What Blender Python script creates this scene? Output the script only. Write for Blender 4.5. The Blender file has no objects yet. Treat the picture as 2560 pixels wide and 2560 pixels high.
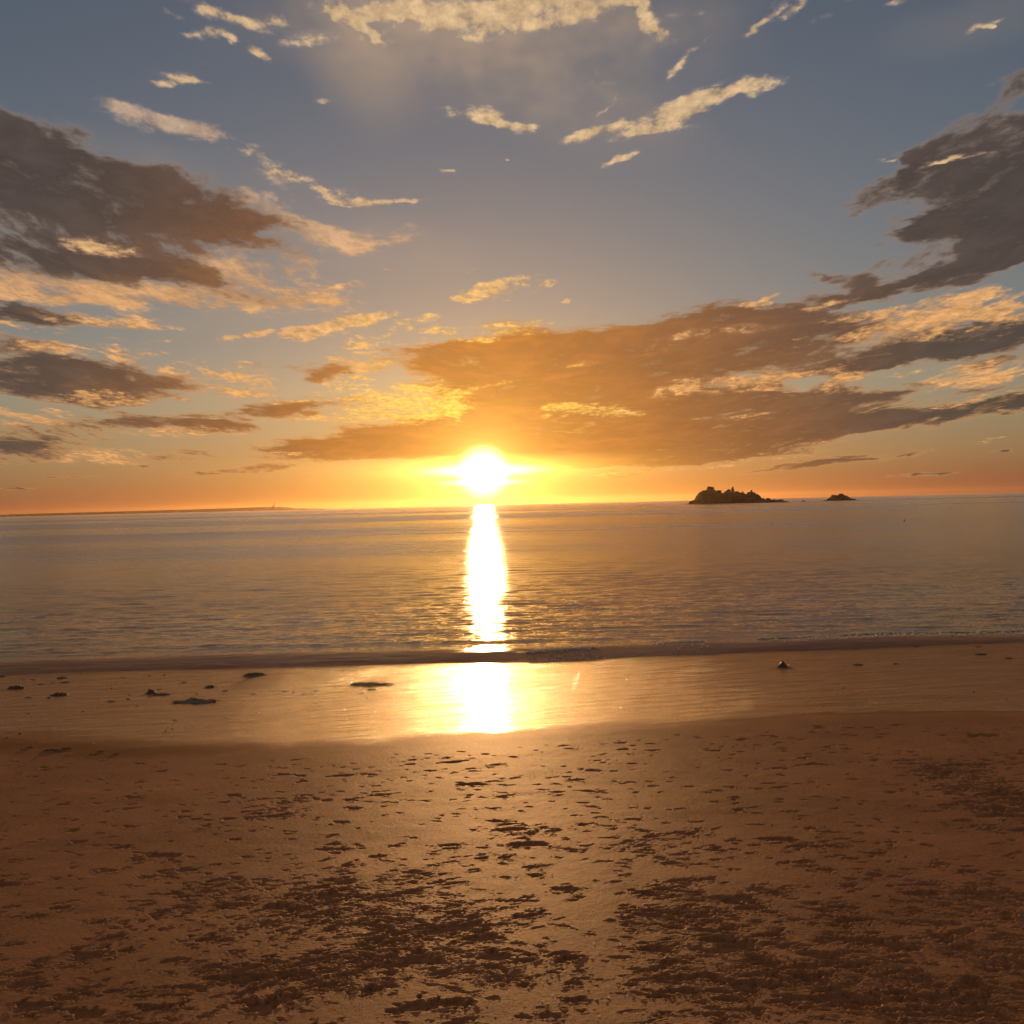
import bpy, bmesh, math, random
import numpy as np
from mathutils import Vector, Matrix

scene = bpy.context.scene
rng = np.random.default_rng(7)
random.seed(7)

# ------------------------------------------------------------------ camera
REF = 1932.0                     # the frame the measurements below were read in
EYE = Vector((0.0, 0.0, 1.60))
FOC = 1980.0                     # focal length in REF pixels (about 52 degrees wide)
PITCH = math.radians(-0.431)
ROLL = math.radians(1.349)
cam_data = bpy.data.cameras.new("camera")
cam = bpy.data.objects.new("camera", cam_data)
scene.collection.objects.link(cam)
scene.camera = cam
fwd = Vector((0, math.cos(PITCH), math.sin(PITCH)))
r0 = Vector((1, 0, 0)); u0 = r0.cross(fwd)
right = r0 * math.cos(ROLL) - u0 * math.sin(ROLL)
up = u0 * math.cos(ROLL) + r0 * math.sin(ROLL)
cam.matrix_world = Matrix(((right.x, up.x, -fwd.x, EYE.x), (right.y, up.y, -fwd.y, EYE.y),
                           (right.z, up.z, -fwd.z, EYE.z), (0, 0, 0, 1)))
cam_data.sensor_width = 36.0
cam_data.lens = 36.0 * FOC / REF
cam_data.clip_start = 0.1
cam_data.clip_end = 60000.0

def view_dir(px, py):
    d = fwd * FOC + right * (px - REF / 2) - up * (py - REF / 2)
    return d.normalized()

def azel(px, py):
    d = view_dir(px, py)
    return math.degrees(math.atan2(d.x, d.y)), math.degrees(math.asin(d.z))

SUN_AZ, SUN_EL = azel(912, 891)

# ------------------------------------------------------------------ colour management
scene.view_settings.view_transform = 'Standard'
scene.view_settings.look = 'None'
scene.view_settings.gamma = 1.0
scene.view_settings.exposure = 0.0
scene.view_settings.use_curve_mapping = False

# ------------------------------------------------------------------ sun lamp
sl = bpy.data.lights.new("sun", 'SUN')
sl.energy = SUN_ENERGY = 4.4
sl.angle = math.radians(0.5)
sl.color = (1.0, 0.50, 0.18)
sun = bpy.data.objects.new("sun", sl)
scene.collection.objects.link(sun)
sa, se = math.radians(SUN_AZ), math.radians(SUN_EL)
SUN_DIR = Vector((math.sin(sa) * math.cos(se), math.cos(sa) * math.cos(se), math.sin(se)))
sun.rotation_euler = SUN_DIR.to_track_quat('Z', 'Y').to_euler()

# ------------------------------------------------------------------ world: Nishita dusk sky with cloud layers
def srgb(r, g, b):
    f = lambda c: (c / 255 / 12.92) if c <= 10 else ((c / 255 + 0.055) / 1.055) ** 2.4
    return (f(r), f(g), f(b), 1.0)

class NT:
    """small helper for writing node graphs"""
    def __init__(self, tree):
        self.t = tree
    def node(self, kind, **kw):
        n = self.t.nodes.new(kind)
        for k, v in kw.items():
            setattr(n, k, v)
        return n
    def put(self, sock, v):
        if isinstance(v, bpy.types.NodeSocket):
            self.t.links.new(v, sock)
        elif v is not None:
            sock.default_value = v
    def m(self, op, a, b=None, c=None, clamp=False):
        n = self.node('ShaderNodeMath', operation=op, use_clamp=clamp)
        for s, v in zip(n.inputs, (a, b, c)):
            self.put(s, v)
        return n.outputs[0]
    def v(self, op, a, b=None, c=None):
        n = self.node('ShaderNodeVectorMath', operation=op)
        for s, x in zip(n.inputs, (a, b, c)):
            self.put(s, x)
        return n.outputs['Value'] if op in ('DOT_PRODUCT', 'LENGTH', 'DISTANCE') else n.outputs[0]
    def xyz(self, x, y, z):
        n = self.node('ShaderNodeCombineXYZ')
        for s, v in zip(n.inputs, (x, y, z)):
            self.put(s, v)
        return n.outputs[0]
    def sep(self, v):
        n = self.node('ShaderNodeSeparateXYZ'); self.put(n.inputs[0], v)
        return n.outputs
    def mix(self, f, a, b, blend='MIX'):
        n = self.node('ShaderNodeMix', data_type='RGBA', blend_type=blend, clamp_factor=True)
        self.put(n.inputs[0], f); self.put(n.inputs[6], a); self.put(n.inputs[7], b)
        return n.outputs[2]
    def noise(self, vec, scale, detail=6, rough=0.55, dist=0.0, lac=2.0):
        n = self.node('ShaderNodeTexNoise', noise_dimensions='2D')
        self.put(n.inputs['Vector'], vec)
        n.inputs['Scale'].default_value = scale; n.inputs['Detail'].default_value = detail
        n.inputs['Roughness'].default_value = rough; n.inputs['Distortion'].default_value = dist
        n.inputs['Lacunarity'].default_value = lac
        return n.outputs
    def ss(self, x, lo, hi, a=0.0, b=1.0):
        n = self.node('ShaderNodeMapRange', interpolation_type='SMOOTHSTEP')
        self.put(n.inputs[0], x)
        for i, q in enumerate((lo, hi, a, b)):
            self.put(n.inputs[i + 1], q)
        return n.outputs[0]
    def ramp(self, x, stops, interp='LINEAR'):
        n = self.node('ShaderNodeValToRGB'); self.put(n.inputs[0], x)
        cr = n.color_ramp; cr.interpolation = interp
        while len(cr.elements) < len(stops):
            cr.elements.new(0.5)
        for e, (p, c) in zip(cr.elements, stops):
            e.position = p; e.color = c
        return n.outputs[0]

world = bpy.data.worlds.new("World")
scene.world = world
world.use_nodes = True
world.cycles.sampling_method = 'MANUAL'
world.cycles.sample_map_resolution = 1024
wt = world.node_tree
wt.nodes.clear()
W = NT(wt)
tc = W.node('ShaderNodeTexCoord')
D = tc.outputs['Generated']
dx, dy, dz = W.sep(D)
AZ = W.m('MULTIPLY', W.m('ARCTAN2', dx, dy), 180 / math.pi)
EL = W.m('MULTIPLY', W.m('ARCSINE', dz), 180 / math.pi)
EL0 = W.m('MAXIMUM', EL, 0.0)
P0 = W.xyz(AZ, EL, 0.0)
# cloud-deck coordinates: the sheet seen in perspective
zz = W.m('ADD', W.m('MAXIMUM', dz, 0.0), 0.10)
Q = W.xyz(W.m('DIVIDE', dx, zz), W.m('DIVIDE', dy, zz), 0.0)
wn = W.noise(Q, 1.3, 2, 0.6)
wn2 = W.noise(Q, 6.0, 3, 0.65)
warp = W.v('ADD', W.v('MULTIPLY', W.v('SUBTRACT', wn['Color'], (0.5, 0.5, 0.5)), (5.0, 1.6, 0.0)),
           W.v('MULTIPLY', W.v('SUBTRACT', wn2['Color'], (0.5, 0.5, 0.5)), (2.6, 0.9, 0.0)))
wscale = W.m('MINIMUM', W.m('ADD', W.m('MULTIPLY', EL0, 0.09), 0.12), 1.3)
P = W.v('ADD', P0, W.v('MULTIPLY', warp, W.xyz(wscale, wscale, 0.0)))

def blobs(lst, vec):
    """sum of soft ellipses: (x, y, rx, ry, angle, weight), read off the photograph, set in azimuth / elevation"""
    acc = None
    for (x, y, rx, ry, ang, w) in lst:
        a0, e0 = azel(x, y)
        a1, _ = azel(x + 10, y); _, e1 = azel(x, y - 10)
        ka, ke = abs(a1 - a0) / 10, abs(e1 - e0) / 10
        th = math.radians(ang + 1.3); c, q = math.cos(th), math.sin(th)
        ra, rb = 1 / (rx * ka * 1.45), 1 / (ry * ke * 1.45)
        # 1 - |scaled, turned offset|^2 as one quadratic form
        A_ = (c * ra) ** 2 + (q * rb) ** 2; B_ = (q * ra) ** 2 + (c * rb) ** 2; C_ = 2 * c * q * (ra * ra - rb * rb)
        cx, cy = -(2 * A_ * a0 + C_ * e0), -(2 * B_ * e0 + C_ * a0)
        k0 = A_ * a0 * a0 + B_ * e0 * e0 + C_ * a0 * e0
        s1 = W.v('DOT_PRODUCT', vec[0], (-cx, -cy, 1 - k0))
        s2 = W.v('DOT_PRODUCT', vec[1], (-A_, -B_, -C_))
        g = W.m('MAXIMUM', W.m('ADD', s1, s2), 0.0)
        acc = W.m('MULTIPLY_ADD', W.m('MULTIPLY', g, g), w * 1.25, acc if acc is not None else 0.0)
    return acc

DARK = [
 (-20,300,260,82,-12,1.1),(160,345,280,72,-14,1.1),(340,400,250,58,-12,1.1),(480,430,150,40,-6,.8),
 (60,405,200,40,-6,.6),(80,478,280,42,-2,1.0),(270,492,150,30,-4,.8),(380,520,180,26,-16,.5),(520,510,60,14,5,.3),
 (-10,580,170,24,-8,.8),(110,600,150,12,-8,.45),
 (40,655,130,17,0,.6),(60,715,190,42,-4,1.0),(240,735,170,28,0,.8),(160,700,160,18,-4,.6),
 (50,825,170,26,-4,.6),(20,855,110,18,0,.6),(150,805,110,16,-4,.45),
 (310,795,150,18,-4,.8),(420,805,110,12,-3,.6),(250,782,100,10,-4,.4),(170,742,60,14,0,.4),
 (330,862,100,11,3,.6),(270,882,60,5,0,.4),(560,768,130,20,3,.7),(490,775,60,12,0,.4),(630,705,45,16,12,.7),(560,695,80,7,0,.4),
 (700,838,210,34,2,1.0),(850,815,190,44,3,1.0),(570,840,80,14,0,.6),(640,860,120,10,0,.4),
 (960,690,200,70,6,.9),(860,668,130,24,8,.5),(1050,740,240,100,3,1.2),(1150,790,260,90,0,1.1),(1280,660,270,70,4,1.0),(960,830,190,50,0,1.0),
 (1180,840,250,42,0,1.0),(1300,800,260,60,0,.9),(1420,650,280,60,5,.9),(1330,600,180,20,6,.6),(1480,590,150,14,6,.5),
 (1450,752,240,24,0,.8),(1600,750,150,20,0,.6),(1500,805,230,34,4,.9),(1380,850,180,24,2,.8),(1640,795,140,16,5,.6),
 (1700,670,240,28,6,1.0),(1880,640,140,42,6,1.0),(1780,650,150,24,6,.7),(1620,690,130,18,4,.5),
 (1830,775,190,18,6,.9),(1930,755,110,16,3,.7),(1860,735,120,8,6,.4),
 (1560,868,110,9,4,.6),(1500,880,110,7,4,.5),(1640,862,60,8,2,.4),
 (1860,370,170,75,12,1.1),(1790,290,120,45,32,.7),(1930,280,90,60,10,1.0),(1830,420,160,40,0,.8),(1690,345,80,22,28,.75),(1640,355,50,12,28,.5),(1930,390,90,70,0,.8),
 (1710,440,110,18,8,.6),(1800,500,150,34,10,.9),(1900,475,110,30,5,.8),(1600,525,70,16,-14,.6),(1690,545,130,24,0,.7),(1530,515,34,9,-22,.5),(1640,500,80,14,10,.4),
 (1560,555,100,14,-10,.4),(1910,160,80,18,14,.6),(1930,215,60,16,10,.5),
 (1760,895,90,3.5,0,.6),(1720,855,45,6,3,.6),(1890,852,18,3,0,.6),(130,903,65,3.5,0,.6),(450,888,110,6,3,.6),(30,922,50,3,0,.5),
 (640,893,110,4,2,.3),(1210,893,120,6,2,.35),(1030,905,150,3,2,.2)]
LIGHT = [
 (690,25,90,13,-32,1.1),(640,0,60,12,-10,.7),(750,6,100,20,0,1.1),(770,35,40,10,20,.5),(880,10,130,26,-8,1.0),(870,38,70,12,10,.6),(990,18,120,28,6,1.1),(1030,52,100,16,0,1.0),(1130,14,100,26,0,1.1),(1185,42,62,22,-55,1.3),(650,20,70,10,-35,.6),(590,60,60,16,0,.4),(1090,40,50,12,15,.6),
 (770,62,50,12,-5,.6),(590,55,50,22,0,.35),(420,18,100,14,-8,1.0),(350,8,40,14,-20,.8),(500,15,60,16,0,.6),(370,52,52,14,12,.9),(410,60,24,10,-20,.7),(320,62,26,8,0,.6),(495,83,36,10,-22,1.0),(295,145,42,18,12,.9),(330,148,36,8,0,.7),(262,168,34,8,5,.8),(268,12,20,8,-30,.8),(350,117,14,5,0,.4),
 (1395,58,92,11,36,1.1),(1470,12,48,13,30,1.0),(1270,105,40,14,35,.7),(1245,140,22,10,30,.6),(1590,6,60,7,0,.7),(1700,5,50,6,0,.4),(1119,150,17,20,40,.6),(1270,30,60,10,0,.3),(1500,50,30,5,10,.3),
 (1830,65,30,8,15,.8),(1870,54,26,9,-10,.9),(1900,40,22,7,10,.5),
 (935,200,50,14,-10,1.1),(970,220,42,12,-15,1.0),(885,222,24,6,0,.5),
 (1130,238,56,14,10,1.0),(1200,215,60,12,10,1.0),(1310,200,110,20,10,1.6),(1230,232,80,12,5,1.0),(1260,240,60,10,-5,.8),(1150,290,46,7,18,.9),(1140,188,28,6,40,.7),(1330,170,30,4,15,.4),(1390,185,14,8,0,.5),
 (865,311,24,6,0,.8),(957,294,8,4,0,.7),(610,183,42,9,-5,.45),(1040,270,12,3,0,.4),
 (380,262,80,9,-10,.35),
 (485,308,58,10,-4,.7),(590,352,110,14,-10,.9),(720,375,110,8,-4,.8),(540,330,70,9,-10,.5),
 
 (560,535,90,10,4,.6),(300,566,160,8,-2,.4),(190,462,90,13,-6,.8),(640,530,40,8,10,.5),
 (220,605,140,14,-4,.9),(80,620,90,12,-3,.6),
 (150,665,150,18,-4,.7),(250,680,60,14,0,.5),(230,752,150,9,0,.6),(430,740,90,16,0,.7),(400,700,110,14,0,.6),(60,770,100,8,0,.4),(290,815,150,7,0,.5),(190,860,110,14,-5,.5),(60,800,100,9,-8,.6),
 (950,548,82,15,10,1.1),(890,566,40,6,5,.6),(1067,572,17,6,0,1.0),(775,493,27,4,0,.9),(900,505,14,3,10,.5),(1010,488,14,2,0,.4),(650,530,60,8,5,.4),
 (640,610,110,20,10,1.2),(590,632,70,12,10,.8),(720,640,90,18,6,.8),(690,605,60,9,4,.8),(800,612,70,9,8,.7),(470,630,38,11,10,.9),(870,625,100,9,0,.7),(1000,608,55,6,6,.7),(310,650,36,5,5,.5),
 (500,690,60,5,0,.5),(640,680,80,4,0,.6),(760,690,60,8,0,.4),(700,720,110,12,3,.5),
 (800,745,80,24,2,1.6),(840,770,50,22,10,1.4),(740,765,100,20,0,1.1),(690,740,110,12,0,.7),(780,785,90,10,8,.8),(620,790,130,9,0,.5),(600,752,110,8,2,.5),
 (940,728,60,3,0,.6),(900,640,160,7,4,.5),(1100,770,70,13,0,.9),(1160,775,46,9,0,.7),(1085,764,34,7,12,.7),
 (1350,722,110,12,6,1.0),(1480,712,110,9,4,.8),(1600,715,110,12,2,.8),(1750,700,120,9,6,.7),(1380,787,80,8,0,.6),(1420,735,130,5,0,.5),(1560,735,60,6,0,.5),
 (1780,590,130,26,0,.9),(1850,610,110,30,5,.8),(1700,620,110,12,4,.8),(1560,640,110,10,4,.5),(1740,635,90,9,6,.6),(1650,600,110,12,0,.7),(1900,590,80,20,0,.7),
 (1450,563,60,8,16,1.0),(1560,572,60,7,6,.8),(1875,551,30,8,0,1.1),(1720,541,30,4,0,.9),(1800,305,60,5,8,.8),(1690,300,30,3,8,.3),(1090,622,40,5,0,.5),(1400,575,30,4,6,.6),
 (1880,712,110,8,5,.7),(1800,725,90,10,6,.6),(1840,755,90,7,8,.8),(1870,835,40,4,6,.5),(1450,865,120,5,3,.6),(1520,840,110,5,3,.4),(1250,887,180,5,2,.4),
 (560,855,60,4,0,.4),(480,825,80,5,-3,.4),(590,870,110,5,0,.4),(780,868,60,4,2,.4),
 (1300,640,160,8,4,.25),(1100,690,60,8,3,.2)]
WARM = [(330,548,320,34,-3,1.1),(100,535,220,24,-3,1.0),(470,515,130,40,4,1.0),(590,540,110,20,4,.6),(640,440,130,28,-6,.9),(540,400,120,24,-8,.7),(520,465,110,26,0,.7),(300,240,130,20,-8,.75),(390,262,100,22,-10,.8),(190,462,110,18,-6,.8),(150,600,170,22,-4,.8),(160,665,170,22,-4,.6),(250,740,170,20,0,.7),(430,720,120,26,0,.7),(600,355,120,18,-9,.5),(720,690,130,20,0,.6),(620,790,170,16,0,.6),(180,860,130,20,-4,.5),(60,790,130,26,-8,.7),(320,812,170,10,-2,.6),(1760,600,180,46,4,.9),(1600,640,200,40,4,.6),(1450,720,200,18,4,.7),(1850,700,140,24,4,.7),(1000,640,170,14,4,.7),(1380,785,120,12,0,.5),(1700,540,100,16,0,.5)]
VEIL = [(1130,40,130,60,-40,.7),(800,30,260,50,-10,.5),(1010,100,330,130,0,.55),(900,40,420,90,0,.5),(1050,180,260,90,-20,.35),(660,90,150,100,-60,.35),(1840,40,200,60,0,.12),(300,560,420,60,-4,.25),(700,470,200,60,-5,.25),(450,360,300,60,-12,.2)]

def quad(p):
    x, y, z = W.sep(p)
    return W.xyz(x, y, 1.0), W.xyz(W.m('MULTIPLY', x, x), W.m('MULTIPLY', y, y), W.m('MULTIPLY', x, y))
PQ = quad(P)
fD = blobs(DARK, PQ)
fL = blobs(LIGHT, PQ)
fV = blobs(VEIL, quad(P0))
fW = blobs(WARM, PQ)
# coverage that goes on outside the part of the sky the photograph shows
out_az = W.ss(W.m('ABSOLUTE', AZ), 27.0, 40.0)
out_el = W.ss(EL, 28.0, 40.0)
outside = W.m('MAXIMUM', out_az, out_el)
big = W.noise(Q, 0.55, 3, 0.5)['Fac']
fD = W.m('MULTIPLY_ADD', outside, W.ss(big, 0.50, 0.72, 0.0, 0.9), fD)
fL = W.m('MULTIPLY_ADD', outside, W.ss(big, 0.38, 0.56, 0.0, 0.95), fL)

QS = W.v('MULTIPLY', Q, (1.0, 0.62, 1.0))
n1 = W.noise(QS, 2.8, 4, 0.62)['Fac']
n2 = W.noise(QS, 8.5, 5, 0.68)['Fac']
n3 = W.noise(QS, 27.0, 4, 0.66)['Fac']
# streak coordinates: long fibres that bow up away from the sun, finer towards the horizon
vv = W.m('SUBTRACT', EL, W.m('MULTIPLY', W.m('MULTIPLY', AZ, AZ), 0.0055))
ST = W.xyz(W.m('MULTIPLY', AZ, 0.1), W.m('MULTIPLY', W.m('LOGARITHM', W.m('MAXIMUM', W.m('ADD', vv, 6.0), 1.0), math.e), 5.6), 0.0)
ns = W.noise(W.v('ADD', ST, W.v('MULTIPLY', wn['Color'], (0.5, 0.9, 0.0))), 2.4, 6, 0.66)['Fac']
nsc = W.m('SUBTRACT', ns, 0.5)
n1c = W.m('SUBTRACT', n1, 0.5); n2c = W.m('SUBTRACT', n2, 0.5); n3c = W.m('SUBTRACT', n3, 0.5)
texD = W.m('ADD', W.m('MULTIPLY', nsc, 3.0), W.m('ADD', W.m('MULTIPLY', n1c, 0.8), W.m('MULTIPLY', n2c, 1.3)))
texL = W.m('ADD', W.m('MULTIPLY', nsc, W.ss(EL, 16.0, 7.0, 1.6, 3.2)), W.m('ADD', W.m('MULTIPLY', n2c, 2.0), W.m('MULTIPLY', n3c, 1.3)))
fD = W.m('MULTIPLY', W.m('MINIMUM', fD, 1.25), 1.0)
fL = W.m('MULTIPLY', W.m('MINIMUM', fL, 1.5), 0.74)
valD = W.m('ADD', fD, W.m('MULTIPLY', texD, W.m('MULTIPLY', W.m('MINIMUM', W.m('MULTIPLY', fD, 4.0), 1.0), W.ss(fD, 0.55, 1.25, 1.0, 0.72))))
valL = W.m('ADD', fL, W.m('MULTIPLY', texL, W.m('MINIMUM', W.m('MULTIPLY', fL, 5.0), 1.0)))
aD = W.ss(valD, 0.0, 0.95)
core = W.ss(valD, 0.22, 1.15)
fW = W.m('MULTIPLY', W.m('MINIMUM', fW, 1.4), 0.78)
valW = W.m('ADD', fW, W.m('MULTIPLY', W.m('ADD', W.m('MULTIPLY', nsc, 4.2), W.m('ADD', W.m('MULTIPLY', n2c, 1.9), W.m('MULTIPLY', n3c, 0.8))), W.m('MINIMUM', W.m('MULTIPLY', fW, 4.0), 1.0)))
aW = W.ss(valW, 0.05, 1.30, 0.0, 0.9)
aL = W.ss(valL, 0.04, 1.25)

# angle from the sun
cs = W.v('DOT_PRODUCT', D, tuple(SUN_DIR))
TH = W.m('MULTIPLY', W.m('ARCCOSINE', W.m('MINIMUM', cs, 0.9999999)), 180 / math.pi)
def gexp(width, amp, t=TH):
    return W.m('MULTIPLY', W.m('EXPONENT', W.m('MULTIPLY', t, -1.0 / width)), amp)

# clear sky: Nishita
sky = W.node('ShaderNodeTexSky', sky_type='NISHITA')
sky.sun_disc = False
sky.sun_elevation = se
sky.sun_rotation = sa
sky.air_density = 1.0; sky.dust_density = 0.3; sky.ozone_density = 1.5; sky.altitude = 0
SKY_S = 0.10
clear = W.mix(1.0, sky.outputs[0], (1.0, 0.97, 0.97, 1), 'MULTIPLY')
clear = W.v('MULTIPLY', clear, (SKY_S, SKY_S, SKY_S))
clear = W.v('ADD', clear, (0.004, 0.006, 0.016))
# air close to the sun scatters less than the model says once it is exposed for this dusk: soft shoulder
cs3 = W.sep(clear)
clear = W.xyz(W.m('DIVIDE', cs3[0], W.m('MULTIPLY_ADD', cs3[0], 0.42, 1.0)),
              W.m('DIVIDE', cs3[1], W.m('MULTIPLY_ADD', cs3[1], 0.42, 1.0)), cs3[2])

clear = W.mix(W.ss(EL, 7.0, 0.5), clear, W.v('MULTIPLY', clear, (0.66, 0.56, 0.62)))
clear = W.v('ADD', clear, W.v('MULTIPLY', W.xyz(W.ss(EL, 8.0, 0.0), W.ss(EL, 8.0, 0.0), W.ss(EL, 8.0, 0.0)), (0.0, 0.01, 0.035)))
clear = W.mix(W.ss(EL, 2.6, 0.0), clear, W.v('MULTIPLY', clear, (0.80, 0.70, 0.85)))
near = W.ss(TH, 26.0, 3.0)
near2 = W.ss(TH, 13.0, 2.0)
lowf = W.ss(EL, 14.0, 2.0)
core_c = W.mix(near, srgb(72, 62, 58), srgb(158, 94, 40))
core_c = W.mix(W.m('MULTIPLY', near2, 0.6), core_c, srgb(190, 112, 36))
rim_c = W.mix(lowf, srgb(138, 120, 108), srgb(194, 142, 90))
rim_c = W.mix(near2, rim_c, srgb(235, 160, 60))
lit_c = W.mix(W.ss(EL, 20.0, 6.0), srgb(212, 178, 134), srgb(216, 158, 98))
lit_c = W.mix(W.ss(aL, 0.15, 0.8), W.mix(W.ss(EL, 20.0, 6.0), srgb(158, 140, 128), srgb(196, 146, 98)), lit_c)
lit_c = W.mix(near2, lit_c, srgb(255, 205, 84))
def gain(col, f):
    return W.v('MULTIPLY', col, W.xyz(f, f, f))
core_c = gain(core_c, W.m('MULTIPLY_ADD', n2c, 0.5, W.m('MULTIPLY_ADD', nsc, 1.2, 1.0)))
lit_c = gain(lit_c, W.m('MULTIPLY_ADD', n3c, 1.3, W.m('MULTIPLY_ADD', n2c, 1.0, 1.0)))
col = W.mix(W.m('MULTIPLY', W.m('MINIMUM', fV, 1.0), W.ss(n1, 0.2, 0.75, 0.1, 0.75)), clear, srgb(186, 158, 130))
warm_c = W.mix(W.ss(EL, 20.0, 8.0), srgb(176, 150, 128), srgb(212, 156, 98))
warm_c = gain(warm_c, W.m('MULTIPLY_ADD', nsc, 1.6, W.m('MULTIPLY_ADD', n3c, 0.7, 1.0)))
col = W.mix(aW, col, W.mix(near2, warm_c, srgb(245, 180, 70)))
col = W.mix(W.m('MULTIPLY', aD, 0.93), col, W.mix(core, rim_c, core_c))
col = W.mix(W.m('MULTIPLY', aL, 0.85), col, lit_c)

# glow round the sun: scattered light plus lens bloom and veil painted on top
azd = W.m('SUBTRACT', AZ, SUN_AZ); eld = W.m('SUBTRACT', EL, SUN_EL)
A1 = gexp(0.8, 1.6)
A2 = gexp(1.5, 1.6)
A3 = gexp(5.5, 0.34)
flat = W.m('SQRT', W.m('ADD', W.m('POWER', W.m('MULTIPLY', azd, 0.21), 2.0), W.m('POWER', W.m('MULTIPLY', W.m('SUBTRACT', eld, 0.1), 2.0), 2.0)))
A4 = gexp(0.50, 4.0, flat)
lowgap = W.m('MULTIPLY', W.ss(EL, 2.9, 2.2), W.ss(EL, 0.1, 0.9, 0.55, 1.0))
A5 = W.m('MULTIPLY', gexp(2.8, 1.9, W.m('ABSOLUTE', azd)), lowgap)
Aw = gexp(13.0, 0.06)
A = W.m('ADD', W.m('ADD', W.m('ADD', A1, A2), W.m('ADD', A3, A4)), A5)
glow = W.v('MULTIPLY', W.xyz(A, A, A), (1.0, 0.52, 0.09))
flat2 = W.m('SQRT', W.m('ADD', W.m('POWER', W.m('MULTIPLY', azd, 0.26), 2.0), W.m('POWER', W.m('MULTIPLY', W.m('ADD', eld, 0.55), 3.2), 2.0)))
g2 = W.m('ADD', W.ss(flat2, 0.8, 0.2, 0.0, 1.3), W.m('ADD', W.ss(flat, 0.90, 0.15, 0.0, 1.6), W.ss(TH, 1.70, 0.70, 0.0, 1.8)))  # white bloom disc and flat lens streaks painted into the sky
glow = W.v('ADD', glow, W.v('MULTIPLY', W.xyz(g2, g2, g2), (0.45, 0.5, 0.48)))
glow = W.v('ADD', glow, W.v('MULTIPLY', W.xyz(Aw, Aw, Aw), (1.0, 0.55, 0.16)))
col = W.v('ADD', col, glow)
# below the horizon: what the sea would show there
bg = W.node('ShaderNodeBackground'); bg.inputs[1].default_value = 1.0
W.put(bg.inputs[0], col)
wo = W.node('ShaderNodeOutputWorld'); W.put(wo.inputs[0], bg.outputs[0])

# ------------------------------------------------------------------ helpers for objects
C = scene.collection
def tag(o, label=None, cat=None, group=None, kind=None):
    if label: o['label'] = label
    if cat: o['category'] = cat
    if group: o['group'] = group
    if kind: o['kind'] = kind
    return o
def link_mesh(name, me, mat=None, parent=None, loc=None, rotz=0.0):
    o = bpy.data.objects.new(name, me); C.objects.link(o)
    if mat and not me.materials: me.materials.append(mat)
    if parent: o.parent = parent
    if loc is not None: o.location = loc
    o.rotation_euler.z = rotz
    return o
def empty(name, loc, rotz=0.0):
    o = bpy.data.objects.new(name, None); C.objects.link(o)
    o.location = loc; o.rotation_euler.z = rotz; o.empty_display_size = 0.1
    return o
def mesh_from(name, verts, faces, smooth=True):
    me = bpy.data.meshes.new(name); me.from_pydata([tuple(v) for v in verts], [], faces)
    if smooth:
        me.polygons.foreach_set('use_smooth', [True] * len(me.polygons))
    me.update(); return me
def grid_mesh(name, X, Y, Z, attrs=None):
    """a sheet from 2-D arrays (rows, columns)"""
    nr, nc = X.shape
    me = bpy.data.meshes.new(name)
    me.vertices.add(nr * nc)
    me.vertices.foreach_set('co', np.stack([X, Y, Z], -1).astype(np.float32).ravel())
    i = np.arange(nr * nc).reshape(nr, nc)
    q = np.stack([i[:-1, :-1], i[:-1, 1:], i[1:, 1:], i[1:, :-1]], -1).reshape(-1, 4)
    nf = len(q)
    me.loops.add(nf * 4); me.loops.foreach_set('vertex_index', q.ravel().astype(np.int32))
    me.polygons.add(nf); me.polygons.foreach_set('loop_start', np.arange(0, nf * 4, 4, dtype=np.int32))
    me.polygons.foreach_set('use_smooth', np.ones(nf, dtype=bool))
    me.update(calc_edges=True)
    for k, a in (attrs or {}).items():
        at = me.attributes.new(k, 'FLOAT', 'POINT'); at.data.foreach_set('value', a.astype(np.float32).ravel())
    return me

def hash2(ix, iy, seed):
    h = (ix.astype(np.int64) * 374761393 + iy.astype(np.int64) * 668265263 + seed * 1442695041) & 0xFFFFFFFF
    h = ((h ^ (h >> 13)) * 1274126177) & 0xFFFFFFFF
    h = ((h ^ (h >> 16)) * 2246822519) & 0xFFFFFFFF
    return ((h ^ (h >> 15)) & 0xFFFFFF) / float(0xFFFFFF)
def vnoise(x, y, seed=0):
    """value noise in -1..1"""
    xi = np.floor(x); yi = np.floor(y); fx = x - xi; fy = y - yi
    fx = fx * fx * fx * (fx * (fx * 6 - 15) + 10); fy = fy * fy * fy * (fy * (fy * 6 - 15) + 10)
    a = hash2(xi, yi, seed); b = hash2(xi + 1, yi, seed); c = hash2(xi, yi + 1, seed); d = hash2(xi + 1, yi + 1, seed)
    return (a + (b - a) * fx + (c - a) * fy + (a - b - c + d) * fx * fy) * 2 - 1
def fbm(x, y, octs=4, gain=0.5, seed=0):
    s = 0; a = 1.0; t = 0
    for k in range(octs):
        ca, sa_ = math.cos(0.7 * k), math.sin(0.7 * k)
        s = s + a * vnoise((x * ca - y * sa_) * 2 ** k + 17.3 * k, (x * sa_ + y * ca) * 2 ** k - 9.1 * k, seed + k)
        t += a; a *= gain
    return s / t
def sstep(x, a, b):
    t = np.clip((x - a) / (b - a), 0, 1); return t * t * (3 - 2 * t)

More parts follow.
